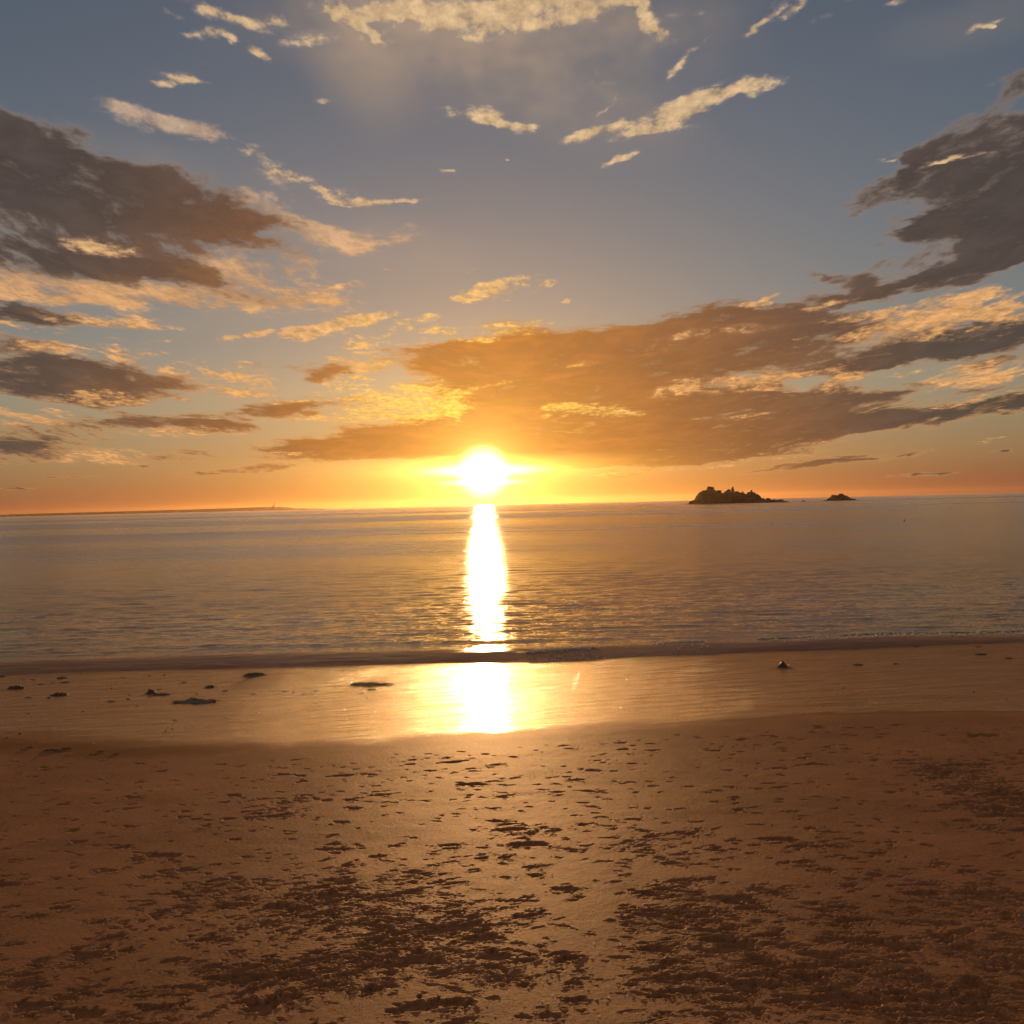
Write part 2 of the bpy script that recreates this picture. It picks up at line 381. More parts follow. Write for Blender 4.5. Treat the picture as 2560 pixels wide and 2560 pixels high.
# ------------------------------------------------------------------ the lie of the shore
DRY = 0.030                                    # fall of the dry sand towards the sea
def on_dry(px, py):
    d = view_dir(px, py); t = -EYE.z / (d.z + DRY * d.y)
    return EYE + d * t
bpts = [on_dry(*p) for p in ((0, 1402), (300, 1412), (550, 1408), (900, 1387), (1100, 1373), (1300, 1362), (1450, 1353), (1600, 1347), (1932, 1340))]
bx = np.array([p.x for p in bpts]); by = np.array([p.y for p in bpts])
mid_b = on_dry(912, 1386)
ds = view_dir(912, 1249); tan_s = -ds.z / ds.y
zb0 = -DRY * mid_b.y
# shoreline distance D with mean fall 0.077 from the top of the wet sand
D0 = (EYE.z - zb0 - 0.077 * mid_b.y) / (tan_s - 0.077)
SEA = EYE.z - tan_s * D0
print("berm y", mid_b.y, "shore", D0, "SEA", SEA)
def on_plane(px, py, z):
    d = view_dir(px, py); t = (z - EYE.z) / d.z
    return EYE + d * t
def curve(pts, z):
    q = [on_plane(a, b, z) for a, b in pts]
    return np.array([p.x for p in q]), np.array([p.y for p in q])
SHORE_PX = ((0, 1273), (150, 1268), (300, 1263), (600, 1257), (800, 1251), (880, 1248), (930, 1250), (965, 1255), (1010, 1254), (1060, 1250), (1150, 1244), (1250, 1238), (1450, 1227), (1700, 1217), (1932, 1212))
CREST_PX = ((0, 1248), (300, 1238), (600, 1232), (800, 1228), (930, 1226), (1100, 1221), (1300, 1213), (1500, 1208), (1700, 1200), (1932, 1196))
sx, sy = curve(SHORE_PX, SEA)
kx, ky = curve(CREST_PX, SEA + 0.05)
def interp(x, xs, ys, slope=0.02):
    r = np.interp(x, xs, ys)
    r = r + np.where(x > xs[-1], (x - xs[-1]) * slope, 0) + np.where(x < xs[0], (x - xs[0]) * slope, 0)
    return r
def y_berm(x): return interp(x, bx, by, 0.03)
def y_shore(x): return interp(x, sx, sy, 0.05)
def y_crest(x): return interp(x, kx, ky, 0.05)
def beach_z(x, y):
    x = np.asarray(x, float); y = np.asarray(y, float)
    yb = y_berm(x); ys = np.interp(x, (sx[0], 0, sx[-1]), (sy[0], D0, sy[-1]))
    ys = ys + np.where(x > sx[-1], (x - sx[-1]) * 0.05, 0) + np.where(x < sx[0], (x - sx[0]) * 0.05, 0)
    zb = -DRY * yb
    L = np.maximum(ys - yb, 1.0)
    t = (y - yb) / L
    wet = zb - (zb - SEA) * (1.20 * t - 0.20 * t * t)
    wet = np.where(t > 1, SEA - 0.8 * (zb - SEA) * (t - 1), wet)
    dry = -DRY * y
    k = 0.02
    h = np.clip(0.5 + 0.5 * (wet - dry) / k, 0, 1)          # smooth minimum of the two slopes
    z = wet * (1 - h) + dry * h - k * h * (1 - h)
    return np.maximum(z, -2.2 - 0.0 * y)

def at_beach(px, py):
    """where the line of sight through a point of the photograph meets the beach"""
    d = view_dir(px, py); lo, hi = 1.0, 40.0
    for _ in range(50):
        t = 0.5 * (lo + hi); p = EYE + d * t
        if p.z > float(beach_z(p.x, p.y)): lo = t
        else: hi = t
    return EYE + d * lo
def at_sea(px, py):
    return on_plane(px, py, SEA)

# ------------------------------------------------------------------ materials
def material(name):
    m = bpy.data.materials.new(name); m.use_nodes = True
    m.node_tree.nodes.clear()
    N = NT(m.node_tree)
    p = N.node('ShaderNodeBsdfPrincipled'); o = N.node('ShaderNodeOutputMaterial')
    N.put(o.inputs[0], p.outputs[0])
    return m, N, p
def bump(N, h, strength, dist, normal=None):
    b = N.node('ShaderNodeBump'); b.inputs['Strength'].default_value = strength; b.inputs['Distance'].default_value = dist
    N.put(b.inputs['Height'], h)
    if normal is not None: N.put(b.inputs['Normal'], normal)
    return b.outputs[0]

# sand
m_sand, N, p = material('beach_sand')
pos = N.node('ShaderNodeNewGeometry').outputs['Position']
wet = N.node('ShaderNodeAttribute', attribute_name='wet').outputs['Fac']
film = N.node('ShaderNodeAttribute', attribute_name='film').outputs['Fac']
loose = N.node('ShaderNodeAttribute', attribute_name='loose').outputs['Fac']
g1 = N.noise(pos, 1.1, 4, 0.6)['Fac']; g2 = N.noise(pos, 45.0, 4, 0.7)['Fac']; g3 = N.noise(pos, 420.0, 2, 0.6)['Fac']
dryc = N.mix(N.ss(g1, 0.35, 0.65), (0.255, 0.128, 0.070, 1), (0.300, 0.152, 0.084, 1))
dryc = N.mix(N.m('MULTIPLY', loose, 0.6), dryc, (0.18, 0.092, 0.050, 1))  # disturbed pits darkened in the colour too, deepening their shade
wetc = N.mix(N.ss(g1, 0.3, 0.7), (0.15, 0.066, 0.026, 1), (0.19, 0.086, 0.034, 1))
col_ = N.mix(wet, dryc, wetc)
grain = N.m('ADD', N.m('MULTIPLY', N.m('SUBTRACT', g2, 0.5), 0.7), N.m('MULTIPLY', N.m('SUBTRACT', g3, 0.5), 0.9))
col_ = N.v('MULTIPLY', col_, N.xyz(*[N.m('ADD', grain, 1.0)] * 3))
N.put(p.inputs['Base Color'], col_)
spx, spy, _z = N.sep(pos)
streak = N.noise(N.xyz(N.m('MULTIPLY', spx, 1.1), N.m('MULTIPLY_ADD', spx, -1.6, N.m('MULTIPLY', spy, 5.0)), 0.0), 1.0, 5, 0.65)['Fac']
rwet = N.ss(streak, 0.38, 0.66, 0.06, 0.14)
rough = 0.58
N.put(p.inputs['Roughness'], rough)
p.inputs['IOR'].default_value = 1.40
N.put(p.inputs['Specular IOR Level'], 0.012)
rip = N.noise(N.v('MULTIPLY', pos, (9.0, 16.0, 1.0)), 1.0, 3, 0.6)['Fac']
hb = N.m('ADD', N.m('MULTIPLY', g2, 0.5), N.m('MULTIPLY', g3, 0.18))
nb = bump(N, hb, 1.0, 0.006)
N.put(p.inputs['Normal'], nb)
g4 = N.noise(pos, 40.0, 2, 0.7)['Fac']; g5 = N.noise(pos, 13.0, 3, 0.6)['Fac']
wn_ = bump(N, N.m('ADD', N.m('MULTIPLY', rip, 0.12), N.m('ADD', N.m('MULTIPLY', g5, 0.38), N.m('MULTIPLY', N.ss(g4, 0.50, 0.72), 0.85))), 1.0, 0.0045)
def mirror_mix(N, shader, rough_, normal, ior, fac):
    """a film of water over a surface: Beckmann gloss weighted by Fresnel"""
    gl = N.node('ShaderNodeBsdfGlossy', distribution='BECKMANN'); fr_ = N.node('ShaderNodeFresnel'); mx_ = N.node('ShaderNodeMixShader')
    N.put(gl.inputs['Roughness'], rough_); N.put(gl.inputs['Normal'], normal); N.put(fr_.inputs['Normal'], normal)
    fr_.inputs['IOR'].default_value = ior; gl.inputs['Color'].default_value = (1, 1, 1, 1)
    N.put(mx_.inputs[0], N.m('MULTIPLY', fr_.outputs[0], fac))
    N.put(mx_.inputs[1], shader); N.put(mx_.inputs[2], gl.outputs[0])
    out = [n for n in N.t.nodes if n.type == 'OUTPUT_MATERIAL'][0]
    N.put(out.inputs[0], mx_.outputs[0])
mirror_mix(N, p.outputs[0], rwet, wn_, 1.33, N.m('MULTIPLY', film, N.ss(streak, 0.30, 0.70, 0.66, 0.40)))

# sea
m_sea, N, p = material('sea_water')
pos = N.node('ShaderNodeNewGeometry').outputs['Position']
foam = N.node('ShaderNodeAttribute', attribute_name='foam').outputs['Fac']
far = N.node('ShaderNodeAttribute', attribute_name='far').outputs['Fac']
fx = N.noise(pos, 26.0, 3, 0.7)['Fac']
murk = N.node('ShaderNodeAttribute', attribute_name='murk').outputs['Fac']
fmask = N.m('MULTIPLY', foam, N.ss(fx, 0.55, 0.64))
N.put(p.inputs['Base Color'], N.mix(fmask, N.mix(murk, (0.15, 0.072, 0.026, 1), (0.26, 0.115, 0.055, 1)), (0.72, 0.68, 0.62, 1)))
band = N.noise(N.v('MULTIPLY', pos, (0.0016, 0.011, 1.0)), 1.0, 3, 0.6)['Fac']
r = N.m('ADD', N.m('MULTIPLY_ADD', far, 0.15, 0.03), N.m('MULTIPLY', murk, 0.18))
r = N.m('ADD', r, N.m('MULTIPLY', N.ss(band, 0.4, 0.62), N.m('MULTIPLY', far, 0.13)))
gust = N.noise(N.v('MULTIPLY', pos, (0.020, 0.075, 1.0)), 1.0, 4, 0.65)['Fac']
r = N.m('ADD', r, N.ss(gust, 0.40, 0.65, 0.0, 0.06))
p.inputs['Roughness'].default_value = 0.8; p.inputs['Specular IOR Level'].default_value = 0.0
w1 = N.noise(N.v('MULTIPLY', pos, (1.0, 4.8, 1.0)), 1.0, 5, 0.62, 0.4)['Fac']
w3 = N.noise(N.v('MULTIPLY', pos, (0.28, 1.0, 1.0)), 1.0, 4, 0.65)['Fac']
w2 = N.noise(N.v('MULTIPLY', pos, (3.6, 18.0, 1.0)), 1.0, 3, 0.6)['Fac']
wnrm = (bump(N, N.m('ADD', N.m('ADD', w1, N.m('MULTIPLY', w2, 0.35)), N.m('MULTIPLY', N.m('MULTIPLY', w3, far), 2.0)), 1.0, 0.018))
N.put(p.inputs['Normal'], wnrm)
mirror_mix(N, p.outputs[0], r, wnrm, 1.333, N.m('MULTIPLY', N.m('MULTIPLY_ADD', murk, -0.50, 0.92), N.m('SUBTRACT', 1.0, N.m('MULTIPLY', fmask, 0.8))))

def simple(name, c1, c2, scale=8.0, rough=0.8, bstr=0.6, bdist=0.02, spec=0.4):
    m, N, p = material(name)
    pos = N.node('ShaderNodeTexCoord').outputs['Object']
    n = N.noise(pos, scale, 5, 0.65)['Fac']; n2 = N.noise(pos, scale * 6, 3, 0.6)['Fac']
    N.put(p.inputs['Base Color'], N.mix(N.ss(N.m('ADD', n, N.m('MULTIPLY', n2, 0.3)), 0.45, 0.85), c1, c2))
    p.inputs['Roughness'].default_value = rough
    p.inputs['Specular IOR Level'].default_value = spec
    N.put(p.inputs['Normal'], bump(N, n2, bstr, bdist))
    return m
m_rock = simple('dark_rock', (0.020, 0.012, 0.007, 1), (0.036, 0.022, 0.013, 1), 0.35, 0.85, 0.8, 0.3)
m_land = simple('coast', (0.06, 0.05, 0.03, 1), (0.12, 0.09, 0.05, 1), 0.02, 0.95)
m_white = simple('painted_masonry', (0.45, 0.42, 0.38, 1), (0.6, 0.57, 0.52, 1), 0.5, 0.7)
m_weed = simple('seaweed', (0.030, 0.018, 0.009, 1), (0.085, 0.050, 0.022, 1), 30.0, 0.45, 0.8, 0.004, 0.5)
m_wood = simple('wet_wood', (0.035, 0.022, 0.012, 1), (0.08, 0.05, 0.03, 1), 40.0, 0.6, 0.6, 0.002)
m_stone = simple('pebble_stone', (0.05, 0.04, 0.03, 1), (0.14, 0.11, 0.08, 1), 30.0, 0.5, 0.4, 0.002)
m_shell = simple('shell', (0.55, 0.42, 0.30, 1), (0.75, 0.66, 0.55, 1), 60.0, 0.35, 0.3, 0.001)
m_buoy = simple('buoy_paint', (0.05, 0.02, 0.015, 1), (0.12, 0.04, 0.02, 1), 3.0, 0.5)

# ------------------------------------------------------------------ beach sheet
def rows_persp(h, y0, y1, dpx):
    """distances whose spacing grows with the square of the distance"""
    k = dpx * 1.0 / (h * 1061.0)
    n = int((1 / y0 - 1 / y1) / k)
    return 1 / np.linspace(1 / y0, 1 / y1, n)
yr = np.concatenate([np.linspace(-60, -4, 12), np.linspace(-3, 2.2, 16), np.linspace(2.3, 2.85, 24),
                     rows_persp(1.75, 2.87, 21.5, 0.41), np.linspace(21.8, 30, 12), np.array([35, 50, 80, 150])])
core_n = 1050
u = np.linspace(-0.56, 0.56, core_n)
outer = 0.56 + 0.006 * (np.exp(np.linspace(0, 8.9, 60)) - 1)
u = np.concatenate([-outer[:0:-1], u, outer[1:]])
YR, U = np.meshgrid(yr, u, indexing='ij')
X = U * (np.maximum(YR, 0) * 0.93 + 1.1)
Y = YR.copy()
yb = y_berm(X)
yb_w = yb + 0.22 * fbm(X * 0.7, X * 0.0 + 3.0, 3, seed=5) + 0.10 * fbm(X * 1.2, Y * 2.5, 3, seed=6)
Z = beach_z(X, Y)
edge_n = 0.10 * fbm(X * 3.0, Y * 5.0, 3, 0.6, seed=7)
left_soft = 0.25 + 0.9 * sstep(X, -1.0, -4.0)
wetm = sstep(Y + edge_n, yb_w - 0.5 * left_soft, yb_w + 0.12)
filmm = sstep(Y + 2 * edge_n, yb_w - 0.02, yb_w + 0.9 * left_soft)
# lie of the dry sand
drym = 1 - sstep(Y, yb_w - 1.2, yb_w - 0.1)
Z += drym * (0.010 * fbm(X * 0.8, Y * 0.8, 3, seed=11) + 0.0016 * fbm(X * 9, Y * 9, 3, seed=12))
# wet sand: very shallow undulations and scoured streaks
Z += (1 - drym) * sstep(Y, 3, 6) * (0.0035 * fbm(X * 0.5 + Y * 0.15, Y * 1.6, 3, seed=21) + 0.0012 * fbm(X * 1.6 - Y * 0.5, Y * 7.0 - X * 2.4, 4, 0.6, seed=22) + 0.0007 * fbm(X * 14, Y * 9, 3, 0.6, seed=23))
# trodden ground: where, and how much
fade = sstep(Y, 8.6, 3.4)
mask = 0.60 * fbm(X * 1.5, Y * 1.2, 4, 0.65, seed=31) + 0.22 * fade - 0.16
PATCH = [(1850, 1475, 120, 60, .75), (1800, 1440, 90, 25, .5), (1890, 1530, 80, 20, .5), (1650, 1530, 70, 14, .35), (560, 1505, 150, 16, .4), (520, 1530, 60, 20, .35), (700, 1500, 90, 10, .3),
         (200, 1660, 200, 50, .15), (500, 1740, 260, 60, .15), (100, 1790, 200, 60, .3), (700, 1790, 260, 60, .12), (850, 1720, 200, 50, .25),
         (300, 1850, 300, 70, .25), (850, 1860, 220, 60, .12), (1550, 1830, 340, 60, .38), (1300, 1720, 150, 40, .25), (1800, 1690, 140, 40, .3), (1650, 1665, 130, 25, .25),
         (1600, 1910, 300, 40, .2), (900, 1640, 160, 40, .2), (1850, 1800, 120, 60, .2), (1150, 1590, 120, 25, .1),
         (1100, 1900, 130, 50, -.6), (1150, 1780, 100, 30, -.35), (1100, 1480, 300, 60, -.3), (200, 1500, 200, 60, -.15), (1350, 1640, 120, 40, -.2), (1450, 1500, 220, 60, -.2)]
for (px, py, rx, ry, w) in PATCH:
    c0 = at_beach(px, py); cx = at_beach(px + rx, py); c1 = at_beach(px, py - ry * 0.8)
    ex = max(abs(cx.x - c0.x), 0.1); ey = max(abs(c1.y - c0.y), 0.1)
    mask = mask + w * np.exp(-(((X - c0.x) / ex) ** 2 + ((Y - c0.y) / ey) ** 2))
mask *= drym
mk = sstep(mask, 0.08, 0.75)
# clods: rough, sharp-edged relief from a thresholded noise
wxn = 0.03 * fbm(X * 11, Y * 11, 2, seed=41); wyn = 0.03 * fbm(X * 11, Y * 11, 2, seed=42)
cl = fbm((X + wxn) * 11.0, (Y + wyn) * 14.0, 5, 0.72, seed=43)
pitm = sstep(cl + 0.38 * mk, 0.30, 0.52)
rel = fbm(X * 40, Y * 40, 3, 0.75, seed=47)
Z -= mk * pitm * (0.0055 + 0.009 * rel) * drym
ridge = np.exp(-((cl + 0.38 * mk - 0.30) / 0.08) ** 2)
Z += mk * ridge * 0.003 * drym
pit_dark_a = mk * pitm
# single marks: footprints, toe pits, small knocks
lr = np.random.default_rng(19)
rowy = yr; xscale = np.maximum(yr, 0) * 0.93 + 1.1
def dent(x0, y0, rx, ry, ang, depth, rimk=0.35, flat=0.5):
    r = max(rx, ry) * 1.9
    i0, i1 = np.searchsorted(rowy, (y0 - r, y0 + r))
    if i1 - i0 < 2: return
    s = xscale[(i0 + i1) // 2]
    j0, j1 = np.searchsorted(u, ((x0 - r) / s - 0.01, (x0 + r) / s + 0.01))
    if j1 - j0 < 2: return
    xx = X[i0:i1, j0:j1] - x0; yy = Y[i0:i1, j0:j1] - y0
    c, q = math.cos(ang), math.sin(ang)
    a = (xx * c + yy * q) / rx; b = (-xx * q + yy * c) / ry
    d = np.sqrt(a * a + b * b) * (1 + 0.50 * vnoise(xx / r * 2.6 + x0 * 7, yy / r * 2.6 + y0 * 7, 3) + 0.35 * vnoise(xx / r * 7 + x0, yy / r * 7, 4) + 0.2 * vnoise(xx / r * 15 + x0, yy / r * 15, 5))
    bowl = 1 - sstep(d, flat, 1.0)
    rim = np.exp(-((d - 1.12) / 0.20) ** 2)
    Z[i0:i1, j0:j1] += -depth * bowl + depth * rimk * 0.6 * rim * (0.5 + vnoise(xx / r * 6 + x0, yy / r * 6 + y0, 9))
    pit_dark_a[i0:i1, j0:j1] = np.maximum(pit_dark_a[i0:i1, j0:j1], 0.6 * bowl)
def mask_at(x, y):
    i = min(max(np.searchsorted(rowy, y), 0), len(rowy) - 1); j = min(max(np.searchsorted(u, x / xscale[i]), 0), len(u) - 1)
    return mask[i, j]
n_d = 0
while n_d < 4200:
    y = 2.7 + 6.8 * lr.random() ** 1.15; x = lr.uniform(-0.56, 0.56) * (y * 0.93 + 1.1)
    if y > float(y_berm(x)) - 0.5: continue
    mv = mask_at(x, y)
    if lr.random() > 0.12 + 1.6 * max(mv, 0): continue
    sz = lr.choice([1, 2, 3], p=(0.86, 0.128, 0.012)); mvk = 1.0
    if sz == 1: dent(x, y, lr.uniform(.010, .032), lr.uniform(.007, .018), lr.uniform(-.5, .5), lr.uniform(.003, .007), 0.25)
    elif sz == 2: dent(x, y, lr.uniform(.028, .055), lr.uniform(.018, .032), lr.uniform(-.5, .5), lr.uniform(.006, .011), 0.25)
    else: dent(x, y, lr.uniform(.07, .11), lr.uniform(.03, .045), lr.uniform(-.4, .4), lr.uniform(.008, .014), 0.2, 0.7)
    n_d += 1
for (px, py, wpx, dep) in ((1075, 1810, 28, .035), (1190, 1858, 16, .02), (1240, 1880, 22, .025), (1252, 1912, 12, .02), (1000, 1805, 14, .02), (1610, 1735, 26, .02), (1080, 1700, 10, .015),
                           (395, 1770, 30, .02), (620, 1690, 34, .02), (1290, 1868, 26, .02), (1160, 1665, 8, .014), (1270, 1750, 20, .02), (60, 1900, 40, .02), (850, 1895, 40, .025), (700, 1870, 30, .02),
                           (300, 1900, 34, .02), (500, 1900, 44, .025), (990, 1860, 18, .018), (930, 1800, 22, .02), (1480, 1630, 14, .014), (1530, 1845, 30, .02), (1700, 1870, 30, .02)):
    c = at_beach(px, py); k = (at_beach(px + 10, py) - c).length / 10
    dent(c.x, c.y, wpx * k * 0.8, wpx * k * 0.55, 0.1, dep * 0.55, 0.25, 0.75)
# wet sand: two low swells of bare sand standing clear of the film, and a runnel
def swell(px, py, wpx, hpx, h, dry_):
    c = at_beach(px, py); ex = (at_beach(px + wpx, py) - c).length; ey = abs(at_beach(px, py - hpx).y - c.y) + 0.05
    g = np.exp(-(((X - c.x) / ex) ** 2 + ((Y - c.y) / ey) ** 2) ** 2)
    global Z, filmm
    Z = Z + h * g; filmm = filmm * (1 - dry_ * g)
swell(505, 1286, 42, 12, 0.035, 0.75)
swell(610, 1278, 30, 6, 0.006, 0.4)
filmm *= 1 - 0.25 * sstep(X, 1.5, 7.0)
filmm *= 1 - 0.55 * sstep(fbm(X * 0.35, Y * 1.4, 3, seed=61), 0.15, 0.5) * sstep(Y, yb_w + 2.0, yb_w)
beach = link_mesh('beach', grid_mesh('beach', X, Y, Z, {'wet': wetm, 'film': filmm, 'loose': pit_dark_a}), m_sand)
tag(beach, kind='structure')

# ------------------------------------------------------------------ sea sheet
ys0 = float(np.min(sy)) - 0.8
srows = np.concatenate([rows_persp(EYE.z - SEA, 13.2, 60, 0.36), rows_persp(EYE.z - SEA, 60.5, 900, 0.7), np.geomspace(950, 6000, 24)])
uc = np.linspace(-0.56, 0.56, 820)
uo = 0.56 + 0.01 * (np.exp(np.linspace(0, 6.5, 40)) - 1)
uc = np.concatenate([-uo[:0:-1], uc, uo[1:]])
SY, SU = np.meshgrid(srows, uc, indexing='ij')
SX = SU * SY
# lay the rows along the shoreline near it
shift = (y_shore(np.clip(SX, -40, 40)) - D0)
SYs = SY + shift * sstep(SY, 60, 20)
ysh = y_shore(SX); ycr = y_crest(SX)
dist = SYs - ysh
H = np.zeros_like(SX)
spacing = np.gradient(srows)[:, None]
wr = np.random.default_rng(3)
nw = 40
for k in range(nw):
    lam = 0.17 * (9.0 ** (k / (nw - 1)))
    kk = 2 * math.pi / lam
    ang = wr.normal(0, 0.26 if lam > 1.2 else 0.34)
    slope = 0.072 / math.sqrt(nw / 2) * (1.0 if lam < 0.7 else 0.45)
    att = sstep(lam / spacing, 1.8, 3.6)
    ex_, ey_ = 1 / (lam * 5.0), 1 / (lam * 3.5)
    grp = np.clip(0.75 + 1.3 * vnoise(SX * ex_ + k * 3.1, SYs * ey_ + k * 1.7, 200 + k), 0.0, 2.0)
    ph = np.sin(kk * (SX * math.sin(ang) + SYs * math.cos(ang)) + wr.uniform(0, 6.28))
    H += att * grp * slope / kk * (np.exp(1.1 * ph) - 1.326) / 1.35
H *= sstep(dist, 0.4, 3.0) * 0.6 + 0.4 * sstep(dist, -0.1, 0.4)
# the last small wave running up the sand
wid = np.maximum(ycr - ysh, 0.6)
s_ = dist / wid
amp = 0.046 * (0.9 + 0.45 * fbm(SX * 0.6, SX * 0 + 1.0, 3, seed=71)) * (0.55 + 0.45 * sstep(SX, 9.5, 6.0))
front = amp * sstep(s_, -0.05, 1.0) * (1 - sstep(dist - wid, 0.0, 0.9))
H += np.where(s_ < 1, amp * sstep(s_, 0.0, 1.0), front)
for (off, a2, w2_) in ((1.7, .022, .35), (3.2, .012, .45), (5.4, .010, .5)):
    H += a2 * np.exp(-((dist - wid - off - 0.4 * fbm(SX * 0.25, SX * 0 + off, 2, seed=73)) / w2_) ** 2) * (0.5 + 0.5 * fbm(SX * 0.4, SX * 0 + 2 * off, 2, seed=75) + 0.3)
H += sstep(s_, 0.9, 0.2) * sstep(s_, -0.1, 0.1) * 0.016 * fbm(SX * 3.5, SYs * 8, 5, 0.75, seed=76)
SZ = SEA + H
bz = beach_z(SX, SYs)
edge = sstep(dist, 0.0, 0.35)
SZ = np.where(dist < 0, np.minimum(SZ, bz) - 0.03 - 0.2 * np.clip(-dist, 0, 2), np.maximum(SZ, bz + 0.012) * edge + (bz - 0.012) * (1 - edge))
SZ = np.where(dist > 6, SEA + H, SZ)
foam_a = np.exp(-((s_ - 0.98 - 0.12 * fbm(SX * 2, SX * 0, 2, seed=81)) / 0.11) ** 2) * sstep(SX, -1.5, 0.8) * sstep(fbm(SX * 0.8, SX * 0 + 9, 3, seed=83), -0.35, 0.3)
foam_a = np.maximum(foam_a, 0.35 * np.exp(-((s_ - 0.02) / 0.05) ** 2) * sstep(fbm(SX * 0.9, SX * 0 + 4, 2, seed=84), 0.0, 0.4))
murk_a = sstep(s_, 1.25, 0.9)
far_a = sstep(np.log(SYs), math.log(18), math.log(110))
sea = link_mesh('sea', grid_mesh('sea', SX, SYs, SZ, {'foam': foam_a, 'far': far_a, 'murk': murk_a}), m_sea)
tag(sea, kind='structure')

# ------------------------------------------------------------------ rocks
def rock_mesh(name, sx_, sy_, sz_, seed, sub=3, rough=0.28, freq=1.3, square=0.0):
    """an irregular, fractured boulder standing on z = 0"""
    bm = bmesh.new()
    bmesh.ops.create_icosphere(bm, subdivisions=sub, radius=1.0)
    from mathutils import noise as mn
    off = Vector((seed * 7.31, seed * 3.17, seed * 1.93))
    for v in bm.verts:
        p0 = v.co.copy()
        if square:
            mx = max(abs(p0.x), abs(p0.y), abs(p0.z)); p0 = p0.lerp(p0 / mx * 0.86, square)
        n = mn.fractal(p0 * freq + off, 0.9, 2.1, 5) * rough + (abs(mn.noise(p0 * freq * 2.3 + off)) - 0.25) * rough * 0.8
        q = p0 * (1.0 + n)
        v.co = Vector((q.x * sx_, q.y * sy_, q.z * sz_))
    me = bpy.data.meshes.new(name); bm.to_mesh(me); bm.free()
    return me
def px_scale(p):
    return (p - EYE).dot(fwd) / FOC          # metres per REF pixel at a point
def rock_from_px(parent, origin, name, x0, x1, ytop, ybase, dy, seed, mat, square=0.0, sub=3, rough=0.28):
    """a rock spanning these measured limits, standing at the depth of its island"""
    k = px_scale(origin)
    cxp = (x0 + x1) / 2
    base = on_depth(cxp, ybase, origin.y + dy); top = on_depth(cxp, ytop, origin.y + dy)
    hgt = top.z - base.z
    w = (x1 - x0) / 2 * k
    me = rock_mesh(name, w, max(w * 0.8, hgt * 0.3), hgt * 0.5, seed, sub, rough, square=square)
    zmax = max(v.co.z for v in me.vertices); sc = hgt * 0.5 / zmax
    for v in me.vertices: v.co.z *= sc
    o = link_mesh(name, me, mat, parent)
    o.location = Vector((base.x, base.y, base.z + hgt * 0.5)) - origin
    return o
def on_depth(px, py, y):
    d = view_dir(px, py); return EYE + d * ((y - EYE.y) / d.y)

def island_body(origin, prof, base_px, depth, seed, nx=170, ny=44):
    """a rocky mass whose skyline follows prof (REF px) and which falls to the water in front and behind"""
    pts = [on_depth(a, b, origin.y) for a, b in prof]
    xs = np.array([p.x for p in pts]); hs = np.array([p.z for p in pts]) - SEA
    xg = np.linspace(xs[0] - 0.5, xs[-1] + 0.5, nx); yg = np.linspace(-1.15, 1.15, ny)
    XX, YY = np.meshgrid(xg, yg, indexing='ij')
    h = np.interp(XX, xs, hs)
    dloc = depth * (0.35 + 0.65 * np.clip(h / hs.max(), 0, 1) ** 0.5)
    shape = np.clip(1 - np.abs(YY + 0.15 * fbm(XX * 0.12, YY * 1.5, 3, seed=seed)) ** 2.4, 0, 1) ** 0.55
    n = fbm(XX * 0.35, YY * depth * 0.35, 5, 0.6, seed=seed + 2)
    hh = h * shape * (1 + 0.10 * n) - 0.5 + 0.5 * shape
    step = 0.9; hh = hh + 0.18 * np.sin(hh / step * 6.28) * sstep(hh, 0.5, 2)
    return grid_mesh('rock_mass', XX - origin.x, YY * dloc, hh + SEA - origin.z)

S4 = 6.662
def c4(x, y): return ((1700 + x / S4) * 0.75469, (1200 + y / S4) * 0.75469)
o1 = at_sea(*c4(800, 392))
island = empty('rocky_island', (o1.x, o1.y, SEA))
o1 = Vector((o1.x, o1.y, SEA))
tag(island, 'long dark craggy island with a pointed pinnacle and low reef tail, right of the sun', 'island')
prof = [c4(*q) for q in ((140, 402), (190, 352), (250, 332), (275, 285), (300, 245), (340, 200), (390, 176), (440, 165), (575, 172), (600, 212), (700, 222), (740, 220), (770, 195), (850, 200), (905, 203), (960, 200), (1000, 206),
        (1060, 222), (1118, 232), (1180, 212), (1250, 232), (1295, 248), (1315, 292), (1330, 315), (1400, 322), (1500, 326), (1600, 332), (1690, 338), (1740, 350), (1815, 366))]
bm_ = island_body(o1, prof, None, 13.0, 101)
link_mesh('rock_mass', bm_, m_rock, island)
def R4(name, x0, x1, yt, yb_, dy, seed, square=0.0, rough=0.28):
    a, b = c4(x0, yt); c, _ = c4(x1, yt); _, d = c4(x0, yb_)
    return rock_from_px(island, o1, name, a, c, b, d, dy, seed, m_rock, square, 3, rough)
R4('summit_rock', 440, 580, 112, 230, 0, 1, 0.6, 0.18)
R4('boulder', 450, 512, 106, 150, -1, 2, 0.3)
R4('boulder', 520, 572, 118, 170, 0, 22, 0.4)
R4('square_rock', 608, 694, 170, 250, 0, 3, 0.9, 0.10)
R4('boulder', 736, 800, 184, 250, 0, 4)
R4('boulder', 774, 850, 156, 240, 0.5, 5, 0.2)
R4('boulder', 790, 822, 150, 190, 0, 23)
R4('pinnacle', 858, 902, 106, 300, 0, 6, 0.2, 0.14)
R4('boulder', 902, 982, 184, 240, 0, 7, 0.2)
R4('boulder', 1026, 1060, 186, 240, 0, 8, 0.0, 0.4)
R4('boulder', 1116, 1164, 196, 250, 0, 9, 0.3)
R4('boulder', 1158, 1214, 180, 250, 0, 10, 0.2)
R4('boulder', 1174, 1204, 164, 200, 0, 11, 0.5)
R4('boulder', 1220, 1256, 200, 260, 0, 12)
R4('boulder', 258, 300, 268, 340, -2, 13)
R4('boulder', 150, 230, 352, 408, -6, 14)
